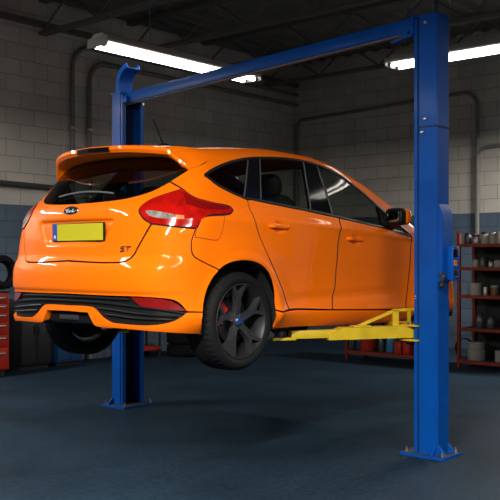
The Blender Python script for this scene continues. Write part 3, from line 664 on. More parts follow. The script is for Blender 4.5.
def disc(bm, c, ry, rz, th, R=None, n=40):
    lo = []; hi = []
    for k in range(n):
        a = 2*PI*k/n
        for L, dx, s in ((lo,0,1.),(hi,-th,.93)):
            v = Vector((dx, ry*s*math.cos(a), rz*s*math.sin(a))); v = R @ v if R else v; L.append(bm.verts.new(v+Vector(c)))
    for k in range(n): bm.faces.new((lo[k],lo[(k+1)%n],hi[(k+1)%n],hi[k]))
    bm.faces.new(hi); bm.faces.new(lo[::-1])
bm = B(); disc(bm, (xb+.004,by,bz), .078, .033, .012, tb); bg = obj('badge', bm, M['chrome'], car, 20)
bm = B(); disc(bm, (xb-.006,by,bz), .071, .0275, .005, tb); obj('badge_oval', bm, M['badge'], bg, 20)
# script wordmark on the oval, four joined letters as thin strokes
strokes = [[(-.040,.013),(-.047,.008),(-.040,.002),(-.020,.012),(-.012,.014)],[(-.028,.010),(-.034,-.010),(-.042,-.012)],[(-.037,-.001),(-.024,.001)],
           [(-.012,.002),(-.018,-.004),(-.013,-.009),(-.006,-.004),(-.011,.002),(-.002,.001)],[(-.002,.002),(-.003,-.008)],[(-.002,-.002),(.006,.003),(.010,.001)],
           [(.024,.001),(.017,.001),(.014,-.006),(.020,-.008),(.026,-.001),(.034,.015)],[(.034,.015),(.028,-.006),(.036,-.008),(.044,-.002)]]
bm = B()
for s in strokes: add_tube(bm, [tb @ Vector((-.0115, -u, v)) + Vector((xb,by,bz)) for u,v in s], .0022, 6)
obj('badge_script', bm, M['white'], bg, 40)
def letter_mesh(segs, sy, sz, h, w, skew=.22, t=.006):
    bm = B()
    for (u0,v0),(u1,v1) in segs:
        p = Vector((0,-(u0*w + skew*v0*h), v0*h)); q = Vector((0,-(u1*w + skew*v1*h), v1*h))
        P0 = p + Vector((0,sy,sz)); P1 = q + Vector((0,sy,sz))
        P0.x = rear_pt(P0.y,P0.z,.004); P1.x = rear_pt(P1.y,P1.z,.004)
        add_bar(bm, P0, P1, .008, .007, Vector((1,0,0)))
    return bm
S_ = [((1,1),(.1,1)),((.1,1),(0,.55)),((0,.55),(.9,.5)),((.9,.5),(.9,.02)),((.9,0),(0,0))]
T_ = [((0,1),(1,1)),((.5,1),(.5,0))]
from_y, from_z = -.470, .762
bm = letter_mesh(S_, from_y, from_z, .030, .030); o = obj('letter_s', bm, M['chrome'], car, 20)
bm = letter_mesh(T_, from_y-.040, from_z, .030, .034); o = obj('letter_t', bm, M['chrome'], car, 20)
# roof spoiler : lofted, with side blades running down to the C pillars
ctl = [ # y, roof joint x y, trailing edge x z, z where the underside meets the glass
 (0.0, -.33, 0., -.625, 1.484, 1.425), (.25, -.32, .25, -.602, 1.479, 1.420), (.45, -.28, .45, -.535, 1.468, 1.410), (.560, -.215, .565, -.474, 1.457, 1.385),
 (.580, -.175, .598, -.463, 1.453, 1.378), (.594, -.150, .626, -.452, 1.441, 1.370), (.648, -.146, .683, -.402, 1.382, 1.330),
 (.685, -.201, .716, -.372, 1.345, 1.318), (.697, -.281, .7215, -.355, 1.326, 1.314), (.702, -.335, .706, -.350, 1.320, 1.312)]
ys = np.array([c[0] for c in ctl]); tt = np.linspace(0,1,len(ctl)); yf = pchip(tt, ys)
fa, fay, ftx, ftz, fgz = [pchip(tt,[c[j] for c in ctl]) for j in (1,2,3,4,5)]
def roof_z(x, y):
    lo, hi = .9, 1.7
    for _ in range(40):
        m = (lo+hi)/2
        if F(np.array([[x,y,m]]))[0] < 0: lo = m
        else: hi = m
    return lo
secs = []
for t in np.linspace(-1,1,121):
    s, a = (1 if t >= 0 else -1), abs(t); y = float(yf(a))*s; q = max(0., 1-a**5)
    xa, ya = float(fa(a)), float(fay(a))*s; A = Vector((xa, ya, roof_z(xa, ya)+.0015)); Tq = Vector((float(ftx(a)), y, float(ftz(a))))
    gz = float(fgz(a)); G = Vector((max(rear_pt(y, gz, .001), Tq.x+.006), y, gz))
    lip = .014 + .030*q
    T2 = Tq + Vector((.014,0,-lip)) if a < .97 else Tq + Vector((.004,0,-.004))
    c1 = T2.lerp(G,.35); c1.z = T2.z + (G.z-T2.z)*(.35 - .28*q); c2 = T2.lerp(G,.75); c2.z = T2.z + (G.z-T2.z)*(.75 - .50*q)
    bul = .006*q + .004
    secs.append([A + Vector((.02,-.03*s*(a > .4),-.03)), A, A.lerp(Tq,.25)+Vector((0,0,bul)), A.lerp(Tq,.5)+Vector((0,0,bul*1.5)), A.lerp(Tq,.75)+Vector((0,0,bul*1.3)), Tq + Vector((.012,0,.002)), Tq, Tq+Vector((-.003,0,-lip*.5)), T2, c1, c2, G, G + Vector((.08,0,.04))])
bm = B(); R_ = [[bm.verts.new(p) for p in s] for s in secs]
for a, b in zip(R_, R_[1:]):
    for i in range(len(a)-1): bm.faces.new((a[i],a[i+1],b[i+1],b[i]))
sp = obj('roof_spoiler', bm, paint, car, 40)
# brake light strip in the trailing edge
bm = B(); n = 20; rw = []
for i in range(n+1):
    a = (-.185 + .33*i/n); t = float(np.interp(abs(a), ys, tt)); x, z = float(ftx(t)), float(ftz(t))
    rw.append([bm.verts.new(p) for p in ((x-.006,a,z-.006),(x-.006,a,z-.036),(x+.02,a,z-.038),(x+.02,a,z-.004))])
for a, b in zip(rw, rw[1:]):
    for k in range(4): bm.faces.new((a[k],a[(k+1)%4],b[(k+1)%4],b[k]))
bm.faces.new(rw[0]); bm.faces.new(rw[-1])
o = obj('brake_light', bm, M['trimblk'], sp, 40)
# aerial
ab = onp = Vector((.10,0,0)); ab.z = float(surf('ax', np.array([[.10,0.]]))[0][0][2])
bm = B(); add_ball(bm, ab + Vector((0,0,.012)), (.075,.030,.036), None, 1., 16); ae = obj('aerial', bm, M['black'], car)
bm = B(); add_tube(bm, [ab+Vector((-.01,0,.02)), ab+Vector((-.13,0,.215))], [.009,.005], 8); obj('aerial_rod', bm, M['black'], ae)
# wiper
bm = B(); L = []
for i in range(21):
    y = .26 - .56*i/20; z = 1.150 + .022*math.sin(PI*i/20); L.append((rear_pt(y,z,.014), y, z))
add_tube(bm, L, .007, 8); o = obj('rear_wiper', bm, M['wiper'], car)
# dark shell added to block light behind the gaps, wheel housings, floor pan
def plain(name, mode, pts, off, mat, half=False, mirror=False, step=.06):
    PANELS['_t'] = (mode, [(a,b,1) for a,b in pts]); return panel(name,'_t',mat,car,half=half,mirror=mirror,off=off,gap=0,step=step,thick=0)
def axp(x, z):
    lo, hi = 0., 1.3
    for _ in range(40):
        m = (lo+hi)/2
        if F(np.array([[x,-m,z]]))[0] < 0: lo = m
        else: hi = m
    return tuple(param('ax', np.array([[x,-lo,z]]))[0])
sh = [axp(x,z) for x,z in ((-.45,1.0),(.5,1.03),(1.2,1.0),(2.2,.95),(2.9,.86))]
for cx in (2.665,-.035):
    sh += [axp(cx + .42*math.cos(t), .325 + .42*math.sin(t)) for t in np.linspace(-.15 if cx > 1 else -.15, PI+.15, 15)]
plain('gap_light_block','ax',sh,-.035,M['matte'],mirror=True)
plain('gap_light_block','ax',[axp(x,z) for x,z in ((-.36,1.28),(-.25,1.33),(0.0,1.10),(-.3,1.05))],-.03,M['matte'],mirror=True)
plain('gap_light_block','cyl',[(0,1.08),(.35,1.08),(.6,1.06),(.95,1.0),(.95,.34),(.5,.26),(0,.26)],-.05,M['matte'],half=True)
for cx in (-.035,2.665):
    for s in (1,-1):
        bm = B(); n = 40; o1 = []; o2 = []
        for k in range(n+1):
            t = -.25 + (PI+.5)*k/n; x, z = cx + .388*math.cos(t), .325 + .388*math.sin(t)
            o1.append(bm.verts.new((x, s*-.875, z))); o2.append(bm.verts.new((x, s*-.52, z)))
        for k in range(n): bm.faces.new((o1[k],o1[k+1],o2[k+1],o2[k]))
        bm.faces.new(o2); obj('wheel_arch_liner', bm, M['matte'], car)
bm = B(); add_box(bm, (1.315,0,.27), (1.84,1.60,.07), None, .01); add_box(bm, (1.3,0,.31), (3.95,1.0,.09), None, .01)
add_box(bm, (-.50,0,.40), (.34,1.1,.05)); obj('floor_pan', bm, M['under'], car)
bm = B(); add_tube(bm, [(-.03,-.62,.31),(-.03,.62,.31)], .035, 10); add_tube(bm, [(.1,-.30,.25),(.9,-.2,.25),(2.2,-.1,.25)], .03, 8); obj('rear_axle', bm, M['under'], car)
# seats, dashboard, steering wheel
def seat(y):
    bm = B(); add_ball(bm, (1.30,y,.58), (.28,.25,.10), None, .6); o = obj('front_seat', bm, M['seat'], car)
    bm = B(); add_ball(bm, (.99,y,.92), (.10,.25,.34), Matrix.Rotation(-.22,3,'Y'), .65); obj('seat_back', bm, M['seat'], o)
    bm = B(); add_ball(bm, (.87,y,1.315), (.055,.135,.095), Matrix.Rotation(-.2,3,'Y'), .7); hr = obj('headrest', bm, M['seat'], o)
    for s in (-.05,.05): add = None
seat(-.37); seat(.37)
bm = B(); add_ball(bm, (.38,0,.58), (.28,.66,.11), None, .5); o = obj('rear_bench', bm, M['seat'], car)
bm = B(); add_ball(bm, (.08,0,.88), (.10,.66,.30), Matrix.Rotation(-.28,3,'Y'), .5); obj('bench_back', bm, M['seat'], o)
for y in (-.42,0,.42):
    bm = B(); add_ball(bm, (-.03,y,1.195), (.045,.115,.065), None, .7); obj('headrest', bm, M['seat'], o)
bm = B(); add_ball(bm, (2.12,0,.86), (.30,.70,.17), None, .6); db = obj('dashboard', bm, M['seat'], car)
bm = B(); n = 30
ring = [Vector((1.72 + .09*math.sin(2*PI*k/n)*.45, -.37 + .185*math.cos(2*PI*k/n), .95 + .185*math.sin(2*PI*k/n))) for k in range(n+1)]
add_tube(bm, ring, .015, 8, False); add_bar(bm, (1.72,-.54,.95), (1.72,-.20,.95), .03,.02); add_tube(bm,[(1.72,-.37,.95),(2.0,-.37,.86)],.03,10); obj('steering_wheel', bm, M['seat'], car)
bm = B(); add_box(bm, (-.30,0,1.00), (.60,1.05,.03)); obj('parcel_shelf', bm, M['seat'], car)
# door mirrors
for s in (1,-1):
    pr = pfd(s); c = Vector((1.800,-1.025*s,1.100))
    bm = B(); add_ball(bm, c + Vector((.022,0,0)), (.052,.092,.070), None, .6, 24)
    mo = obj('mirror_cap', bm, paint, pr)
    bm = B(); add_ball(bm, c + Vector((-.022,.012*s,-.002)), (.056,.088,.072), None, .5, 24); obj('mirror_housing', bm, M['black'], pr)
    bm = B(); add_ball(bm, c + Vector((-.070,.012*s,0)), (.012,.060,.048), None, .45, 24); o = obj('mirror_glass', bm, M['mirror'], pr); o['label'] = 'mirror glass'
    bm = B(); add_bar(bm, c + Vector((.02,.06*s,-.055)), Vector((1.88,-.885*s,1.01)), .075,.035, bev=.012); obj('mirror_arm', bm, M['black'], pr)
# wheels
def wheel(cx, s):
    w = empty('wheel', (cx,-.893*s,.302)); w.parent = car
    y = lambda q: q*s                                     # q > 0 runs inboard
    bm = B(); prof = [(.250,.035),(.257,.012),(.266,.004),(.284,-.003),(.300,-.002),(.318,.010),(.328,.024)]
    n0 = len(prof)
    tr = [(.333,.036),(.3355,.060),(.336,.066),(.328,.068),(.328,.075),(.336,.077),(.3375,.105),(.3375,.109),(.329,.111),(.329,.119),(.3375,.121),(.3375,.140),(.329,.142),(.329,.150),(.3375,.152),(.336,.178),(.328,.180),(.328,.187),(.3355,.189),(.333,.212)]
    prof = prof + tr + [(.326,.224),(.312,.236),(.290,.242),(.270,.240),(.256,.232),(.250,.215)]
    n = 192
    def sipe(j,k):
        if n0-1 <= j <= n0+1 or n0+len(tr)-2 <= j <= n0+len(tr): return -.006 if k % 4 == 0 else 0
        if n0+6 <= j <= n0+len(tr)-6: return -.003 if (k+j) % 8 == 0 else 0
        return 0
    add_lathe(bm, [(r,y(q)) for r,q in prof], n, (0,0,0), 'y', False, sipe); obj('tyre', bm, M['rubber'], w, 40)
    bm = B(); add_lathe(bm, [(0.2419,y(.215)),(0.2311,y(.19)),(0.2204,y(.10)),(0.2300,y(.045)),(0.2387,y(.030)),(0.2429,y(.014)),(0.2510,y(.006)),(0.2585,y(.010)),(0.2558,y(.03)),(0.2451,y(.06)),(0.2311,y(.10)),(0.2419,y(.19)),(0.2537,y(.215)),(0.2419,y(.215))], 72, (0,0,0), 'y')
    rim = obj('rim', bm, M['alloy_dark'], w, 40)
    dish = lambda r: .020 + .030*max(0,1-(r-.03)/.10)**2*1.0 if r < .13 else .020 - .010*(r-.13)/.10
    half = [(.035,.026),(.075,.020),(.115,.018),(.150,.021),(.180,.034),(.215,.060),(.238,.080),(.2475,.054),(.215,.030),(.188,.010),(.182,.003)]
    poly = [(r,-t) for r,t in half] + [(.181,0)] + [(r,t) for r,t in half[::-1]]
    for k in range(5):
        a = 2*PI*k/5 + PI/2 + .10
        bm = B(); n2 = len(poly); lo = []; hi = []; mi = []
        cen = (.12, 0)
        for r, t in poly:
            rr = math.hypot(r,t)
            for L, sc, dy in ((hi,.90,0),(mi,1.,.008),(lo,1.,.045)):
                q = (cen[0]+(r-cen[0])*(1 if sc == 1 else .97), t*sc)
                L.append(bm.verts.new((q[0]*math.cos(a)-q[1]*math.sin(a), y(dish(rr)+dy), q[0]*math.sin(a)+q[1]*math.cos(a))))
        for k2 in range(n2):
            bm.faces.new((hi[k2],hi[(k2+1)%n2],mi[(k2+1)%n2],mi[k2])); bm.faces.new((mi[k2],mi[(k2+1)%n2],lo[(k2+1)%n2],lo[k2]))
        bmesh.ops.triangulate(bm, faces=[bm.faces.new(hi), bm.faces.new(lo[::-1])])
        obj('spoke', bm, M['alloy'], w, 25)
    bm = B(); add_lathe(bm, [(.0,y(.034)),(.030,y(.034)),(.034,y(.038)),(.062,y(.046)),(.066,y(.07)),(.066,y(.10)),(0,y(.10))], 40, (0,0,0), 'y'); obj('hub', bm, M['alloy'], w, 30)
    bm = B(); add_lathe(bm, [(.0,y(.026)),(.024,y(.027)),(.0275,y(.032)),(.0275,y(.045)),(0,y(.045))], 32, (0,0,0), 'y'); o = obj('hub_cap', bm, M['plateb'] if False else M['badge2'], w, 30); o['label'] = 'dark blue hub cap'
    for k in range(5):
        a = 2*PI*k/5 + PI/2 + .10 + PI/5
        bm = B(); add_lathe(bm, [(0,y(.040)),(.008,y(.041)),(.009,y(.046)),(.009,y(.06)),(0,y(.06))], 8, (.048*math.cos(a),0,.048*math.sin(a)), 'y'); obj('wheel_nut', bm, M['steel'], w)
    bm = B(); add_lathe(bm, [(.06,y(.10)),(.150,y(.10)),(.150,y(.122)),(.06,y(.122)),(.06,y(.10))], 48, (0,0,0), 'y'); obj('brake_disc', bm, M['alloy_dark'], w, 30)
    bm = B()
    P = [(.105*math.cos(t),.105*math.sin(t)) for t in np.linspace(2.3,3.3,8)] + [(.175*math.cos(t),.175*math.sin(t)) for t in np.linspace(3.3,2.3,8)]
    add_prism(bm, P, y(.075), y(.145), lambda u,v,h: (u,h,v)); obj('brake_caliper', bm, M['red_cal'], w, 30)
    bm = B(); add_lathe(bm, [(0,y(.150)),(.205,y(.150)),(.205,y(.158)),(0,y(.158))], 40, (0,0,0), 'y'); obj('light_block_disc', bm, M['matte'], w, 30)  # disc added to stop light showing through the rim
    bm = B(); add_tube(bm, [(0,y(.1),0),(0,y(.34),0)], .05, 14); obj('axle_stub', bm, M['under'], w)
    return w
M['badge2'] = pbr('blue_hub_cap', (.012,.05,.22), .3, coat=.6)
for cx in (-.025,2.655):
    for s in (1,-1): wheel(cx, s)

# ------------------------------------------------------------------ two-post lift
NB, FB = Vector((1.398,6.80,0)), Vector((-1.26,9.11,0))
lift = empty('car_lift', (NB+FB)/2, 0, 'blue two-post vehicle lift with an overhead beam and yellow arms under the orange car', 'vehicle lift')
LO = (NB+FB)/2
EIN = (FB-NB).normalized(); EFW = Vector((-EIN.y, EIN.x, 0))
if EFW.y < 0: EFW = -EFW
def column(base, ein, w, d, H, seam):
    L = lambda u,v,z: base + ein*u + EFW*v + UP*z - LO
    t = .014
    cpoly = [(-w/2,-d/2),(w*.28,-d/2),(w*.28,-d/2+t),(-w/2+t,-d/2+t),(-w/2+t,d/2-t),(w*.28,d/2-t),(w*.28,d/2),(-w/2,d/2)]
    bm = B(); add_prism(bm, cpoly, .02, H, L)
    es = [e for e in bm.edges if abs((e.verts[0].co-e.verts[1].co).z) > 1 and any((v.co - L(-w/2,s*d/2,v.co.z)).length < .01 for v in e.verts for s in (-1,1))]
    bmesh.ops.bevel(bm, geom=es, offset=.009, segments=3, affect='EDGES')
    col = obj('column', bm, M['blue'], lift, 35)
    for s in (-1,1):                                                   # guide rails on the open side
        bm = B(); v0, v1 = s*d/2, s*(d/2-.045)
        add_prism(bm, [(w*.36,v0),(w/2,v0),(w/2,v1),(w*.40,v1),(w*.40,s*(d/2-.012)),(w*.36,s*(d/2-.012))], .02, H-.01, L); obj('guide_rail', bm, M['blue'], col)
        bm = B(); add_prism(bm, [(w*.27,s*(d/2-.010)),(w*.37,s*(d/2-.010)),(w*.37,s*(d/2-.018)),(w*.27,s*(d/2-.018))], .02, H-.02, L); obj('recess_shade', bm, M['blued'], col)  # dark strip painted as shade in the gap beside the rail
    bm = B(); add_prism(bm, [(-w/2+.02,-d/2+.02),(-w/2+.03,-d/2+.02),(-w/2+.03,d/2-.02),(-w/2+.02,d/2-.02)], .03, H-.02, L); obj('channel_shade', bm, M['blued'], col)  # dark sheet painted as shade inside the open channel
    pw, pd = .36*(w/.2)**.4, .30*(d/.2)**.9
    bm = B(); add_prism(bm, [(-pw/2,-pd/2),(pw/2+.02,-pd/2),(pw/2+.02,pd/2),(-pw/2,pd/2)], 0, .022, L); bp = obj('base_plate', bm, M['blue'], col)
    bm = B(); add_prism(bm, [(-pw/2+.01,-pd/2+.01),(pw/2+.01,-pd/2+.01),(pw/2+.01,pd/2-.01),(-pw/2+.01,pd/2-.01)], .0221, .0235, L); obj('base_grime', bm, M['grime'], col)
    for u, v, du, dv in ((-w/2,-d/2+.02,-1,0),(-w/2,d/2-.02,-1,0),(-w/2+.02,-d/2,0,-1),(-w/2+.02,d/2,0,1)):   # gussets
        bm = B(); g = .065; n = (dv*.006, du*.006)
        pts = [(0,.022),(g,.022),(0,.022+.075)]
        A = [bm.verts.new(L(u+du*a+n[0], v+dv*a+n[1], z)) for a,z in pts]; Bv = [bm.verts.new(L(u+du*a-n[0], v+dv*a-n[1], z)) for a,z in pts]
        bm.faces.new(A); bm.faces.new(Bv[::-1])
        for k in range(3): bm.faces.new((A[k],A[(k+1)%3],Bv[(k+1)%3],Bv[k]))
        obj('gusset', bm, M['blue'], col, 20)
    for u, v in ((-pw/2+.035,-pd/2+.035),(pw/2-.02,-pd/2+.035),(-pw/2+.035,pd/2-.035),(pw/2-.02,pd/2-.035)):
        bm = B(); c = L(u,v,0); add_lathe(bm, [(0,.060),(.008,.060),(.008,.040),(.015,.040),(.015,.0235),(0,.0235)], 6, c); obj('anchor_bolt', bm, M['zinc'], col, 20)
    bm = B(); add_prism(bm, [(-w/2-.008,-d/2-.008),(w/2+.004,-d/2-.008),(w/2+.004,d/2+.008),(-w/2-.008,d/2+.008)], H, H+.012, L); obj('top_cap', bm, M['blue'], col)
    if seam:
        bm = B(); k = .004
        for q in ([(-w/2-k,-d/2-k),(w*.28+k,-d/2-k),(w*.28+k,-d/2+k),(-w/2-k,-d/2+k)], [(-w/2-k,-d/2-k),(-w/2+k,-d/2-k),(-w/2+k,d/2+k),(-w/2-k,d/2+k)]): add_prism(bm, q, seam-.006, seam+.006, L)
        obj('joint_seam', bm, M['blued'], col)
        def bolt(u, z, r=.014):
            bm = B(); c = L(u,-d/2,z); a, b = frame_of(-EFW); rr = []
            for h, q in ((0,r),(.010,r),(.013,r*.6)): rr.append([bm.verts.new(c - EFW*h + (a*math.cos(x)+b*math.sin(x))*q) for x in (2*PI*k/8 for k in range(8))])
            for p, q in zip(rr, rr[1:]):
                for k in range(8): bm.faces.new((p[k],p[(k+1)%8],q[(k+1)%8],q[k]))
            bm.faces.new(rr[-1]); obj('column_bolt', bm, M['zinc'], col, 20)
        bolt(.0, H-.05); bolt(.005, seam+.06); bolt(.03, seam-.04); bolt(.088, 1.22, .008); bolt(.088, 1.20, .008)
    return L, col
LN, colN = column(NB, EIN, .20, .185, 3.36, 2.515)
LF, colF = column(FB, -EIN, .17, .29, 3.19, 0)
# crossbeam
p, q = LN(.10,-.05,3.315), LF(.0,-.06,3.135)
bm = B(); add_bar(bm, p, q, .09, .105, bev=.006); beam = obj('crossbeam', bm, M['blue'], lift, 30)
bm = B(); add_bar(bm, p+UP*-.054+(q-p)*.01, q+UP*-.054, .05, .012); obj('beam_reflection_strip', bm, M['conduit'], beam)  # grey strip painted as the reflection along the beam's underside
bm = B(); add_box(bm, LN(.11,-.05,3.31), (.02,.13,.15), Matrix.Rotation(math.atan2(EIN.y,EIN.x),3,'Z'), .004); obj('beam_bracket', bm, M['blue'], beam)
bm = B(); add_tube(bm, [LN(.17,-.115,3.245), LN(.17,.0,3.245)], .022, 14); add_bar(bm, LN(.11,-.09,3.235), LN(.30,-.09,3.20), .03,.02); obj('cable_pulley', bm, M['blue'], beam)
bm = B(); add_box(bm, LF(.03,-.09,3.12), (.22,.10,.07), Matrix.Rotation(math.atan2(EIN.y,EIN.x),3,'Z'), .006); obj('beam_bracket', bm, M['blue'], beam)
for v in (-.12,.10):
    bm = B(); add_tube(bm, [LF(.09,v,3.10), LF(.13,v,3.10)], .018, 10); obj('beam_bolt', bm, M['steel'], beam)
# curved hose guide rising from the far column
bm = B(); prof = [(-.09,.03),(-.09,-.02),(.09,-.02),(.09,.03),(.075,.03),(.075,-.008),(-.075,-.008),(-.075,.03)]
cen = []
for t in np.linspace(0,1,16):
    if t < .35: cen.append((-.03, -.02, 3.19 + .10*t/.35, 0.))
    else:
        a = (t-.35)/.65*1.35; cen.append((-.03 + .18*(1-math.cos(a)), -.02, 3.29 + .18*math.sin(a), a))
rings = []
for u, v, z, a in cen: rings.append([bm.verts.new(LF(u - (0.0+b)*math.cos(a), v+s, z + b*math.sin(a))) for s, b in [(x, y) for x, y in prof]])
for a, b in zip(rings, rings[1:]):
    for k in range(8): bm.faces.new((a[k],a[(k+1)%8],b[(k+1)%8],b[k]))
bm.faces.new(rings[0]); bm.faces.new(rings[-1]); obj('hose_guide', bm, M['blue'], lift, 30)
# carriages and arms
armz = cw(.4,-.72,.235).z
def carriage(L, w, d):
    bm = B(); R_ = Matrix.Rotation(math.atan2(EIN.y,EIN.x),3,'Z')
    add_box(bm, L(.02,0,1.14), (w*.8,d*.72,.58), R_, .01); ca = obj('carriage', bm, M['blued'], lift); bm = B()
    for dz in (-.062,.050): add_box(bm, L(w/2+.04,0,armz-.07+dz), (.16,d*1.15,.012), R_, .003)
    obj('pivot_bracket', bm, M['yellow'], ca); return ca
carriage(LN,.2,.2); carriage(LF,.17,.29)
def arm(L, w, tgt, v0, brace):
    P0 = L(w/2+.07, v0, armz-.070) + LO; P1 = cw(*tgt); P1.z = P0.z
    d = (P1-P0); up = UP; sd = d.normalized().cross(UP)
    P0 = P0 - LO; P1 = P1 - LO; at = lambda t, z=0., s=0.: P0 + d*t + UP*z + sd*s
    bm = B(); hw = .055                                               # outer arm, a box with a slanted nose
    rows = [(0,-.045,.045),(.55,-.045,.045),(.66,-.045,-.005)]
    vs = [[bm.verts.new(at(t,z,s)) for z, s in ((a,-hw),(b,-hw),(b,hw),(a,hw))] for t,a,b in rows]
    for a, b in zip(vs, vs[1:]):
        for k in range(4): bm.faces.new((a[k],a[(k+1)%4],b[(k+1)%4],b[k]))
    bm.faces.new(vs[0]); bm.faces.new(vs[-1]); A = obj('arm', bm, M['yellow'], lift, 20)
    bm = B(); add_bar(bm, at(.45,.0), at(.93,.0), .075,.060, bev=.004); add_bar(bm, at(.90,-.028), at(1.07,-.028), .10,.020, bev=.003); obj('arm_extension', bm, M['yellow'], A)
    bm = B(); add_lathe(bm, [(0,-.03),(.045,-.03),(.045,.030),(.03,.034),(.03,.045),(.06,.050),(.06,.0695),(0,.0695)], 24, at(1.)); obj('lifting_pad', bm, M['hose'], A)
    bm = B(); add_tube(bm, [at(0,-.085), at(0,.07)], .025, 16); obj('pivot_pin', bm, M['steel'], A)
    if brace:
        s = .045
        bm = B(); add_bar(bm, at(.40,.045,s), at(.10,.165,s), .02,.022); add_bar(bm, at(.105,.163,s), at(-.06,.170,s), .02,.020)
        add_bar(bm, at(.10,-.04,s), at(.10,.165,s), .02,.05, d.normalized()); add_bar(bm, at(-.01,-.055,s), at(-.01,.168,s), .02,.022, d.normalized())
        add_bar(bm, at(.06,-.055,s), at(-.06,-.05,s), .02,.020); obj('arm_brace', bm, M['yellow'], A)
        bm = B(); add_bar(bm, at(.33,.052,0), at(.46,.052,0), .08,.010); obj('arm_stop', bm, M['yellow'], A)
arm(LN,.2,(.60,-.73,.2),-.03,True); arm(LN,.2,(2.10,-.73,.2),.06,False)
arm(LF,.17,(.36,.73,.2),-.08,True); arm(LF,.17,(2.10,.73,.2),.08,False)
# control unit on the outer face of the near column
RZ = Matrix.Rotation(math.atan2(EIN.y,EIN.x),3,'Z')
bm = B(); prof = [(-.100,1.325),(-.140,1.345),(-.140,1.84),(-.100,1.93)]
for v in (-.085,.080): pass
A = [bm.verts.new(LN(u,-.085,z)) for u,z in prof]; C_ = [bm.verts.new(LN(u,.080,z)) for u,z in prof]
bm.faces.new(A); bm.faces.new(C_[::-1])
for k in range(4): bm.faces.new((A[k],A[(k+1)%4],C_[(k+1)%4],C_[k]))
bmesh.ops.bevel(bm, geom=bm.edges[:], offset=.006, segments=2, affect='EDGES')
cu = obj('control_unit', bm, M['blue'], lift, 30)
bm = B(); add_box(bm, LN(-.160,.045,1.475), (.05,.105,.26), RZ, .006); obj('control_box', bm, M['blue'], cu)
bm = B(); add_box(bm, LN(-.1865,.035,1.555), (.004,.075,.065), RZ, .002); obj('display', bm, M['trimblk'], cu)
bm = B(); add_box(bm, LN(-.1865,.028,1.478), (.004,.042,.044), RZ); o = obj('warning_label', bm, M['orange_lab'], cu); o['label'] = 'small orange warning label'
bm = B(); add_box(bm, LN(-.1890,.028,1.478), (.002,.012,.020), RZ); obj('label_mark', bm, M['redmark'], cu)
bm = B(); add_box(bm, LN(-.1865,.035,1.405), (.004,.070,.040), RZ, .002); obj('switch_plate', bm, M['hose'], cu)
bm = B(); add_lathe(bm, [(0,0),(.010,0),(.012,.004),(.012,.010),(0,.010)], 14, LN(-.190,.045,1.368)); obj('switch_button', bm, M['steel'], cu)
bm = B(); add_ball(bm, LN(-.15,-.085,1.375), (.016,.016,.022), None, .7); add_tube(bm, [LN(-.125,-.09,1.40),LN(-.15,-.10,1.35),LN(-.14,-.10,1.315)], .014, 10); add_ball(bm, LN(-.14,-.10,1.31), (.022,.022,.022)); obj('release_lever', bm, M['hose'], cu)
bm = B(); add_tube(bm, [LN(-.02,.02,3.36), LN(-.02,.03,3.6), LN(.0,.06,4.2), LN(.0,.1,5.2)], .016, 10); obj('power_cable', bm, M['hose'], lift)

# ------------------------------------------------------------------ background things
BK = -a1                                                               # into the right wall
def at_px(px, Y, z=0.): return Vector(((px-250)/884*Y, Y, z))
R1 = Matrix.Rotation(ROT1,3,'Z')
# --- red drawer cabinet, left edge of the picture : frame x along a1, y along a2 (front)
tc = empty('tool_cabinet', rm(6.89+.38,.50,0), ROT1, 'red tool cabinet with silver drawer handles on castors at the left wall', 'tool cabinet')
bm = B(); add_box(bm, (0,0,.585), (.76,.50,.99), None, .012); obj('body', bm, M['redtool'], tc)
bm = B(); add_box(bm, (0,.005,1.082), (.78,.52,.012), None, .004); obj('top_mat', bm, M['rubber'], tc)
for k, (z, h) in enumerate(((.985,.095),(.872,.105),(.757,.105),(.620,.145),(.462,.150),(.240,.270))):
    bm = B(); add_box(bm, (0,.252,z), (.70,.022,h), None, .004); d = obj('drawer', bm, M['redtool'], tc)
    bm = B(); add_bar(bm, (-.31,.275,z+h*.22), (.31,.275,z+h*.22), .024,.022, bev=.006); add_box(bm,(-.30,.266,z+h*.22),(.02,.02,.02)); add_box(bm,(.30,.266,z+h*.22),(.02,.02,.02)); obj('handle', bm, M['steel'], d)
for x in (-.31,.31):
    for y in (-.18,.18):
        bm = B(); add_lathe(bm, [(0,-.016),(.036,-.016),(.040,-.010),(.040,.010),(.036,.016),(0,.016)], 20, (x,y,.040), 'y'); add_box(bm,(x,y,.078),(.05,.05,.014)); add_box(bm,(x,y+.022,.06),(.03,.005,.05)); add_box(bm,(x,y-.022,.06),(.03,.005,.05)); obj('castor', bm, M['hose'], tc)
def tyre(name, loc, R_, r, w, label, group=None, up=False):
    bm = B(); q = r/.33; h = w/2
    prof = [(.60*r,-h*.7),(.66*r,-h*.95),(.80*r,-h),(.92*r,-h*.92),(.985*r,-h*.72)]
    for i in range(5):
        c = h*(-.56+.28*i); prof += [(r,c-h*.07),(r,c+h*.07),(r*.975,c+h*.09),(r*.975,c+h*.17)]
    prof += [(r,h*.72),(.92*r,h*.92),(.80*r,h),(.66*r,h*.95),(.60*r,h*.7),(.60*r,-h*.7)]
    add_lathe(bm, prof, 64, (0,0,0), 'z', False, lambda j,k: -.012*q if (k % 2 == 0 and 3 < j < len(prof)-6 and (j in (4,5,len(prof)-7))) else 0)
    o = obj(name, bm, M['rubber'], None, 40); o.location = loc; o.rotation_euler = R_; return tag(o, label, 'tyre', group)
cpos = tc.location
kk = (2-250)/884; pp = rm((.87+.7556*.42-kk*(17-.655*.42))/(.655-.7556*kk),.42,1.088+.240)
tyre('spare_tyre', pp, (PI/2+.12,0,ROT1+.1), .225, .15, 'black tyre standing upright on top of the red tool cabinet')
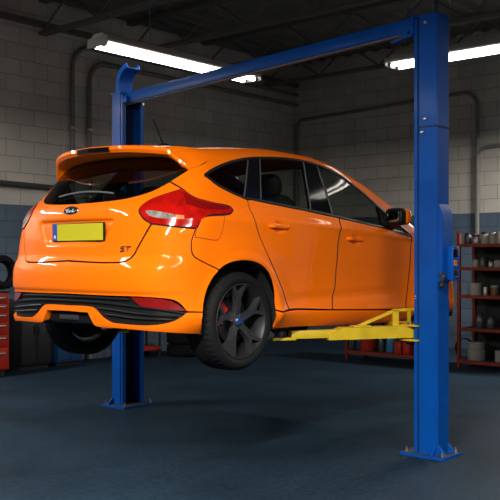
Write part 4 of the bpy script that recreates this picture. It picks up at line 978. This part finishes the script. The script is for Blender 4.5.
# --- black cupboard and blue cabinet beside it
def cupboard(name, p0, p1, q0, q1, h, mat, label, cat):
    c = empty(name, rm((p0+p1)/2,(q0+q1)/2,0), ROT1, label, cat); w, d = abs(p1-p0), q1-q0
    bm = B(); add_box(bm, (0,0,h/2+.03), (w,d,h-.06), None, .008); obj('body', bm, mat, c)
    bm = B(); add_box(bm, (0,-.01,.04), (w-.04,d-.06,.08)); obj('plinth', bm, M['matte'], c)
    for s in (-1,1):
        bm = B(); add_box(bm, (s*w*.25,d/2+.008,h/2+.03), (w*.48,.016,h-.12), None, .004); dr = obj('door', bm, mat, c)
        bm = B(); add_bar(bm, (s*.03,d/2+.032,h*.5), (s*.03,d/2+.032,h*.5+.12), .014,.014, Vector((0,1,0))); add_box(bm,(s*.03,d/2+.02,h*.5+.01),(.012,.026,.012)); add_box(bm,(s*.03,d/2+.02,h*.5+.11),(.012,.026,.012)); obj('handle', bm, M['steel'] if mat is M['bluecab'] else M['hose'], dr)
    return c
cupboard('storage_cupboard', 5.98, 6.48, .02, .40, .95, M['darkcab'], 'black floor cupboard between the red tool cabinet and the blue one', 'cupboard')
cupboard('steel_cabinet', 5.46, 5.90, .02, .42, .95, M['bluecab'], 'low blue steel cabinet against the left wall behind the car bumper', 'cabinet')
# --- red trolley behind the far column
tq = at_px(151.5, 13.4); rel = tq - CN; p_, q_ = rel.dot(a1), rel.dot(a2)
tr = empty('tool_trolley', rm(p_, q_-.17, 0), ROT1, 'low red tool trolley standing behind the far blue lift column', 'trolley')
for z, hh in ((.135,.05),(.45,.05),(.78,.06)):
    bm = B(); add_box(bm, (0,0,z), (.42,.34,hh), None, .006); obj('tray', bm, M['redpl'], tr)
for x in (-.19,.19):
    for y in (-.15,.15):
        bm = B(); add_box(bm, (x,y,.46), (.025,.025,.64)); obj('post', bm, M['darkcab'], tr)
        bm = B(); add_lathe(bm, [(0,-.012),(.05,-.012),(.05,.012),(0,.012)], 18, (x,y,.05), 'y'); add_box(bm,(x,y,.105),(.04,.04,.02)); obj('castor', bm, M['hose'], tr)
bm = B(); add_box(bm, (0,-.165,.60), (.40,.01,.32)); obj('back_panel', bm, M['redpl'], tr)
# --- stack of two tyres
for k in range(2):
    q = at_px(186, 13.75, .095+.185*k); tyre('stacked_tyre', q, (0,0,.3*k), .30, .185, ('black tyre lying on the floor under the car, lower of the stack of two','black tyre on top of the stack of two behind the car')[k], 'tyres stacked on the floor')
# --- red rack and low red bench : frame x along a2, y into the right wall
def rack(name, px, Y, W, D, H, boards, label, cat, shade_back=None):
    o = empty(name, at_px(px, Y), ROT2, label, cat)
    for x in (.022, W-.022):
        for y in (.022, D-.022):
            bm = B()
            add_box(bm, (x,y,H/2), (.044,.044,H), None, .004); obj('upright', bm, M['redshelf'], o)
    for z in boards:
        bm = B(); add_box(bm, (W/2,D/2,z-.012), (W-.05,D-.02,.024)); bd = obj('shelf_board', bm, M['board'], o)
        bm = B(); add_box(bm, (W/2,.012,z-.018), (W-.088,.022,.046)); add_box(bm, (W/2,D-.012,z-.018), (W-.088,.022,.046)); obj('shelf_rail', bm, M['redshelf'], bd)
    if shade_back:
        bm = B(); add_box(bm, (W/2,D+.006,(shade_back[0]+shade_back[1])/2), (W,.010,shade_back[1]-shade_back[0])); obj('back_panel', bm, M['board'], o)  # dark sheet added to deepen the shade behind the shelves
    return o
RZS = (1.705,1.385,1.00,.545,.095)
rack('storage_rack', 456.8, 12.3, 1.5, .50, 1.86, RZS, 'tall red steel rack of tins and tubs right of the near lift column', 'rack', (.05,1.68))
rack('low_bench', 345, 13.2, 1.36, .55, .90, (.90,.135), 'low red bench with buckets on its bottom shelf under the car front', 'bench', (.1,.86))
R0 = at_px(456.8,12.3); Q0 = at_px(345,13.2)
def on(base, px, d, z):
    k = (px-250)/884; b = base - a1*d
    t = (k*b.y - b.x)/(a2.x - k*a2.y); return b + a2*t + UP*z
def lathe_thing(name, loc, prof, mat, label, cat, group, lid=None, n=28):
    bm = B(); add_lathe(bm, prof, n); o = obj(name, bm, mat, None, 40); o.location = loc; tag(o, label, cat, group)
    if lid:
        bm = B(); add_lathe(bm, lid[0], n); obj(lid[2] if len(lid) > 2 else 'lid', bm, lid[1], o, 40)
    return o
def tin(name, px, z, r, h, mat, label, cat='tin', group=None, d=.20, lidmat=None):
    lid = [(0,h+.012),(r*.98,h+.012),(r*1.05,h+.006),(r*1.05,h-.012),(r,h-.012)]
    return lathe_thing(name, on(R0,px,d,z), [(0,0),(r*.97,0),(r,.006),(r,h-.006),(r*.9,h),(0,h)], mat, label, cat, group, (lid, lidmat or mat))
def jar(name, px, z, r, h, mat, label, cat='jar', group=None, d=.20, lidmat=None):
    return lathe_thing(name, on(R0,px,d,z), [(0,0),(r*.92,0),(r,.012),(r,h*.68),(r*.72,h*.84),(r*.70,h*.86),(0,h*.86)], mat, label, cat, group, ([(r*.70,h*.84),(r*.78,h*.84),(r*.78,h),(r*.7,h+.004),(0,h+.004)], lidmat or M['hose']))
G1, G2, G3, G4 = 'jars and tins on the top board of the red rack', 'jars on the second board of the red rack', 'tubs and tins on the third board of the red rack', 'tubs on the bottom board of the red rack'
jar('dark_jar', 468, RZS[0], .055, .16, M['darkjar'], 'dark jar at the left end of the rack top board', group=G1)
jar('grey_jar', 476.5, RZS[0], .060, .13, M['tin'], 'short grey jar second from left on the rack top board', group=G1)
jar('white_jar', 485, RZS[0], .060, .17, M['cream'], 'white jar with a black lid on the rack top board', group=G1)
tin('paint_tin', 493, RZS[0], .052, .15, M['cream'], 'slim off-white tin on the rack top board', group=G1, lidmat=M['tin'])
tin('paint_tin', 500, RZS[0], .050, .16, M['cream'], 'off-white tin cut by the picture edge on the rack top board', group=G1, lidmat=M['tin'])
jar('pale_jar', 475.5, RZS[1], .045, .13, M['cream'], 'pale small jar, leftmost on the second rack board', group=G2)
jar('dark_jar', 483, RZS[1], .050, .14, M['darkjar'], 'dark jar in the middle of the second rack board', group=G2)
jar('grey_jar', 491, RZS[1], .040, .10, M['tin'], 'small grey jar right of the dark one on the second rack board', group=G2)
jar('pale_jar', 498, RZS[1], .055, .12, M['cream'], 'wider pale jar at the picture edge on the second rack board', group=G2)
tin('white_tub', 475, RZS[2], .088, .155, M['cream'], 'big off-white tub on the third rack board', 'tub', G3)
tin('steel_tin', 485.5, RZS[2], .035, .10, M['tin'], 'small grey tin right of the big white tub on the third rack board', group=G3)
tin('striped_tin', 494.5, RZS[2], .052, .125, M['brown'], 'brown tin with a pale lid on the third rack board', group=G3, lidmat=M['cream'])
jar('dark_bottle', 480, RZS[3], .06, .20, M['darkjar'], 'dark bottle standing left on the fourth rack board', 'bottle', 'dark bottles on the fourth board of the red rack')
jar('dark_bottle', 491, RZS[3], .06, .17, M['darkjar'], 'shorter dark bottle standing right on the fourth rack board', 'bottle', 'dark bottles on the fourth board of the red rack')
tin('white_tub', 476, RZS[4], .120, .120, M['cream'], 'off-white tub on the rack bottom board, lower of the stack of two', 'tub', G4)
tin('white_tub', 476, RZS[4]+.133, .115, .105, M['cream'], 'off-white tub on the rack bottom board, stacked on the other tub', 'tub', G4)
tin('white_tin', 499, RZS[4], .055, .14, M['cream'], 'pale narrow tin at the picture edge on the rack bottom board', group=G4)
bm = B(); n = 40; c = on(R0,464,.16,RZS[4]+.155)
add_tube(bm, [c + a2*(.135*math.cos(2*PI*3*k/(3*n))) + UP*(.135*math.sin(2*PI*k/n)) - a1*(.012*(k/n)) for k in range(3*n+1)], .010, 8)
tag(obj('cable_coil', bm, M['hose']), 'thin black cable coil leaning left of the white tubs on the rack', 'cable coil')
# on the low bench
def bucket(px, r, h, mat, label, name):
    o = lathe_thing(name, on(Q0,px,.22,.135), [(0,0),(r*.80,0),(r*.82,.008),(r,h),(r*1.06,h),(r*1.06,h-.03),(r*1.0,h-.03)], mat, label, 'bucket', None)
    bm = B(); add_lathe(bm, [(r*.97,h),(r*.79,.012),(0,.012)], 28); obj('inside', bm, mat, o)
    bm = B(); add_tube(bm, [(-r*1.05,0,h-.02)] + [(r*1.08*-math.cos(t), -.02-.10*math.sin(t)*.6, h-.02-.11*math.sin(t)) for t in np.linspace(.1,PI-.1,14)] + [(r*1.05,0,h-.02)], .005, 6); obj('handle', bm, M['steel'], o)
bucket(368, .13, .27, M['redpl'], 'red bucket on the bottom shelf of the low bench', 'red_bucket')
lathe_thing('blue_canister', on(Q0,391.5,.22,.135), [(0,0),(.075,0),(.08,.01),(.08,.26),(.055,.31),(.03,.32),(0,.32)], M['bluet'], 'blue canister on the low bench shelf right of the red bucket', 'canister', None, ([(.032,.318),(.036,.318),(.036,.35),(0,.35)], M['hose'], 'cap'))
for px, lb in ((401,'red tin box on the low bench, left one of the touching pair'),(409.5,'red tin box on the low bench close to the near lift column')):
    o = empty('red_box', on(Q0,px,.20,.135), ROT2, lb, 'box', 'red tin boxes on the low bench')
    bm = B(); add_box(bm, (0,0,.075), (.115,.20,.15), None, .008); obj('body', bm, M['redpl'], o)
    bm = B(); add_box(bm, (0,0,.162), (.120,.205,.024), None, .006); obj('lid', bm, M['redpl'], o)
jar('x', 0, 0, .01, .01, M['darkjar'], 'x') if False else None
o = lathe_thing('oil_can', on(Q0,352,.22,.135), [(0,0),(.06,0),(.065,.01),(.065,.20),(.02,.26),(0,.26)], M['darkjar'], 'dark oil can at the left end of the low bench shelf', 'can', None, ([(.015,.255),(.015,.30),(0,.30)], M['hose'], 'cap'))
o = lathe_thing('oil_can', on(Q0,381.5,.22,.135), [(0,0),(.04,0),(.045,.01),(.045,.18),(.02,.23),(0,.23)], M['darkjar'], 'dark slim can between the red bucket and the blue canister', 'can', None, ([(.015,.225),(.015,.26),(0,.26)], M['hose'], 'cap'))
# --- ceiling strip lights
def strip_light(start, d, label, lit=True, L=2.28, z=3.60, cat='ceiling light', name='strip_light', n=2):
    o = empty(name, start + d*(L/2) + UP*z, math.atan2(d.y,d.x), label, cat, 'fluorescent strip lights')
    bm = B(); w = .15
    add_prism(bm, [(-w,.012),(-w,.035),(-.07,.105),(.07,.105),(w,.035),(w,.012),(w-.008,.012),(w-.012,.026),(-w+.012,.026),(-w+.008,.012)], -L/2, L/2, lambda x,y,z_: (z_,x,y))
    obj('housing', bm, M['housing'], o, 20)
    bm = B(); add_box(bm, (0,0,.020), (L-.02,.26,.006)); obj('light_tray', bm, M['reflw'], o)
    for s in (-1,1):
        bm = B(); add_box(bm, (s*(L/2+.006),0,.022), (.012,.305,.095), None, .004); obj('end_plate', bm, M['housing'], o)
    for y in (-.078,.078):
        bm = B(); add_tube(bm, [(-L/2+.03,y,-.008),(L/2-.03,y,-.008)], .019, 14); obj('lamp_tube', bm, M['tube'], o)
        for s in (-1,1):
            bm = B(); add_box(bm, (s*(L/2-.022),y,.0), (.022,.046,.050), None, .004); obj('lamp_holder', bm, M['reflw'], o)
    for s in (-.86,-.40):
        bm = B(); add_tube(bm, [(s*L/2*1.0,0,.10),(s*L/2*1.0,0,HC-z)], .004, 6); obj('hanging_wire', bm, M['wire'], o)
    return o
D1, D2 = -a1, a2
strip_light(Vector((-.172*8.62, 8.62, 0)), D1, 'lit twin-tube strip light hanging left, above the far lift column')
strip_light(Vector((1.555, 9.61, 0)), D2, 'lit twin-tube strip light at upper right, behind the near lift column')
ADDED_LAMPS = [((-4.6,3.8),70,D1), ((-1.6,0.4),760,D1), ((2.2,-0.4),330,D1), ((-6.1,7.2),290,D1), ((4.3,12.0),290,D2)]  # unseen lamps added to light the car, floor and walls
for ((x, y), pw, dd), lb in zip(ADDED_LAMPS, ('added unseen strip light beside the car, outside the left picture edge','unseen key strip light added over the floor behind the car','added unseen strip light in front of the near lift column, outside the picture','added unseen strip light close to the left block wall, outside the picture','added unseen strip light over the red rack, outside the right picture edge')):
    strip_light(Vector((x,y,0)), dd, lb)

# ------------------------------------------------------------------ light
def area(name, loc, aim, sx, sy, power, col=(1,.96,.9)):
    l = bpy.data.lights.new(name, 'AREA'); l.shape = 'RECTANGLE'; l.size = sx; l.size_y = sy; l.energy = power; l.color = col
    o = bpy.data.objects.new(name, l); COL.objects.link(o); o.location = loc
    d = (Vector(aim) - Vector(loc)).normalized(); o.rotation_euler = d.to_track_quat('-Z','Y').to_euler(); return o
def added_strip_lamp(start, d, power, z=3.56, L=2.3):
    c = start + d*1.2 + UP*z
    o = area('added_glow', c, c - UP, L, .2, power); o.rotation_euler = (0,0,math.atan2(d.y,d.x)); return o  # area light added at an unseen strip to brighten the room
for (x, y), pw, dd in ADDED_LAMPS: added_strip_lamp(Vector((x,y,0)), dd, pw)
w = bpy.data.worlds.new('world'); SC.world = w; w.use_nodes = True
w.node_tree.nodes['Background'].inputs['Color'].default_value = (.05,.055,.06,1); w.node_tree.nodes['Background'].inputs['Strength'].default_value = .2
SC.view_settings.view_transform = 'Standard'; SC.view_settings.look = 'None'; SC.view_settings.gamma = 1; SC.view_settings.exposure = 0
SC.view_settings.use_curve_mapping = False
SC.cycles.use_denoising = True
SC.cycles.max_bounces = 8; SC.cycles.transparent_max_bounces = 16; SC.cycles.sample_clamp_indirect = 6
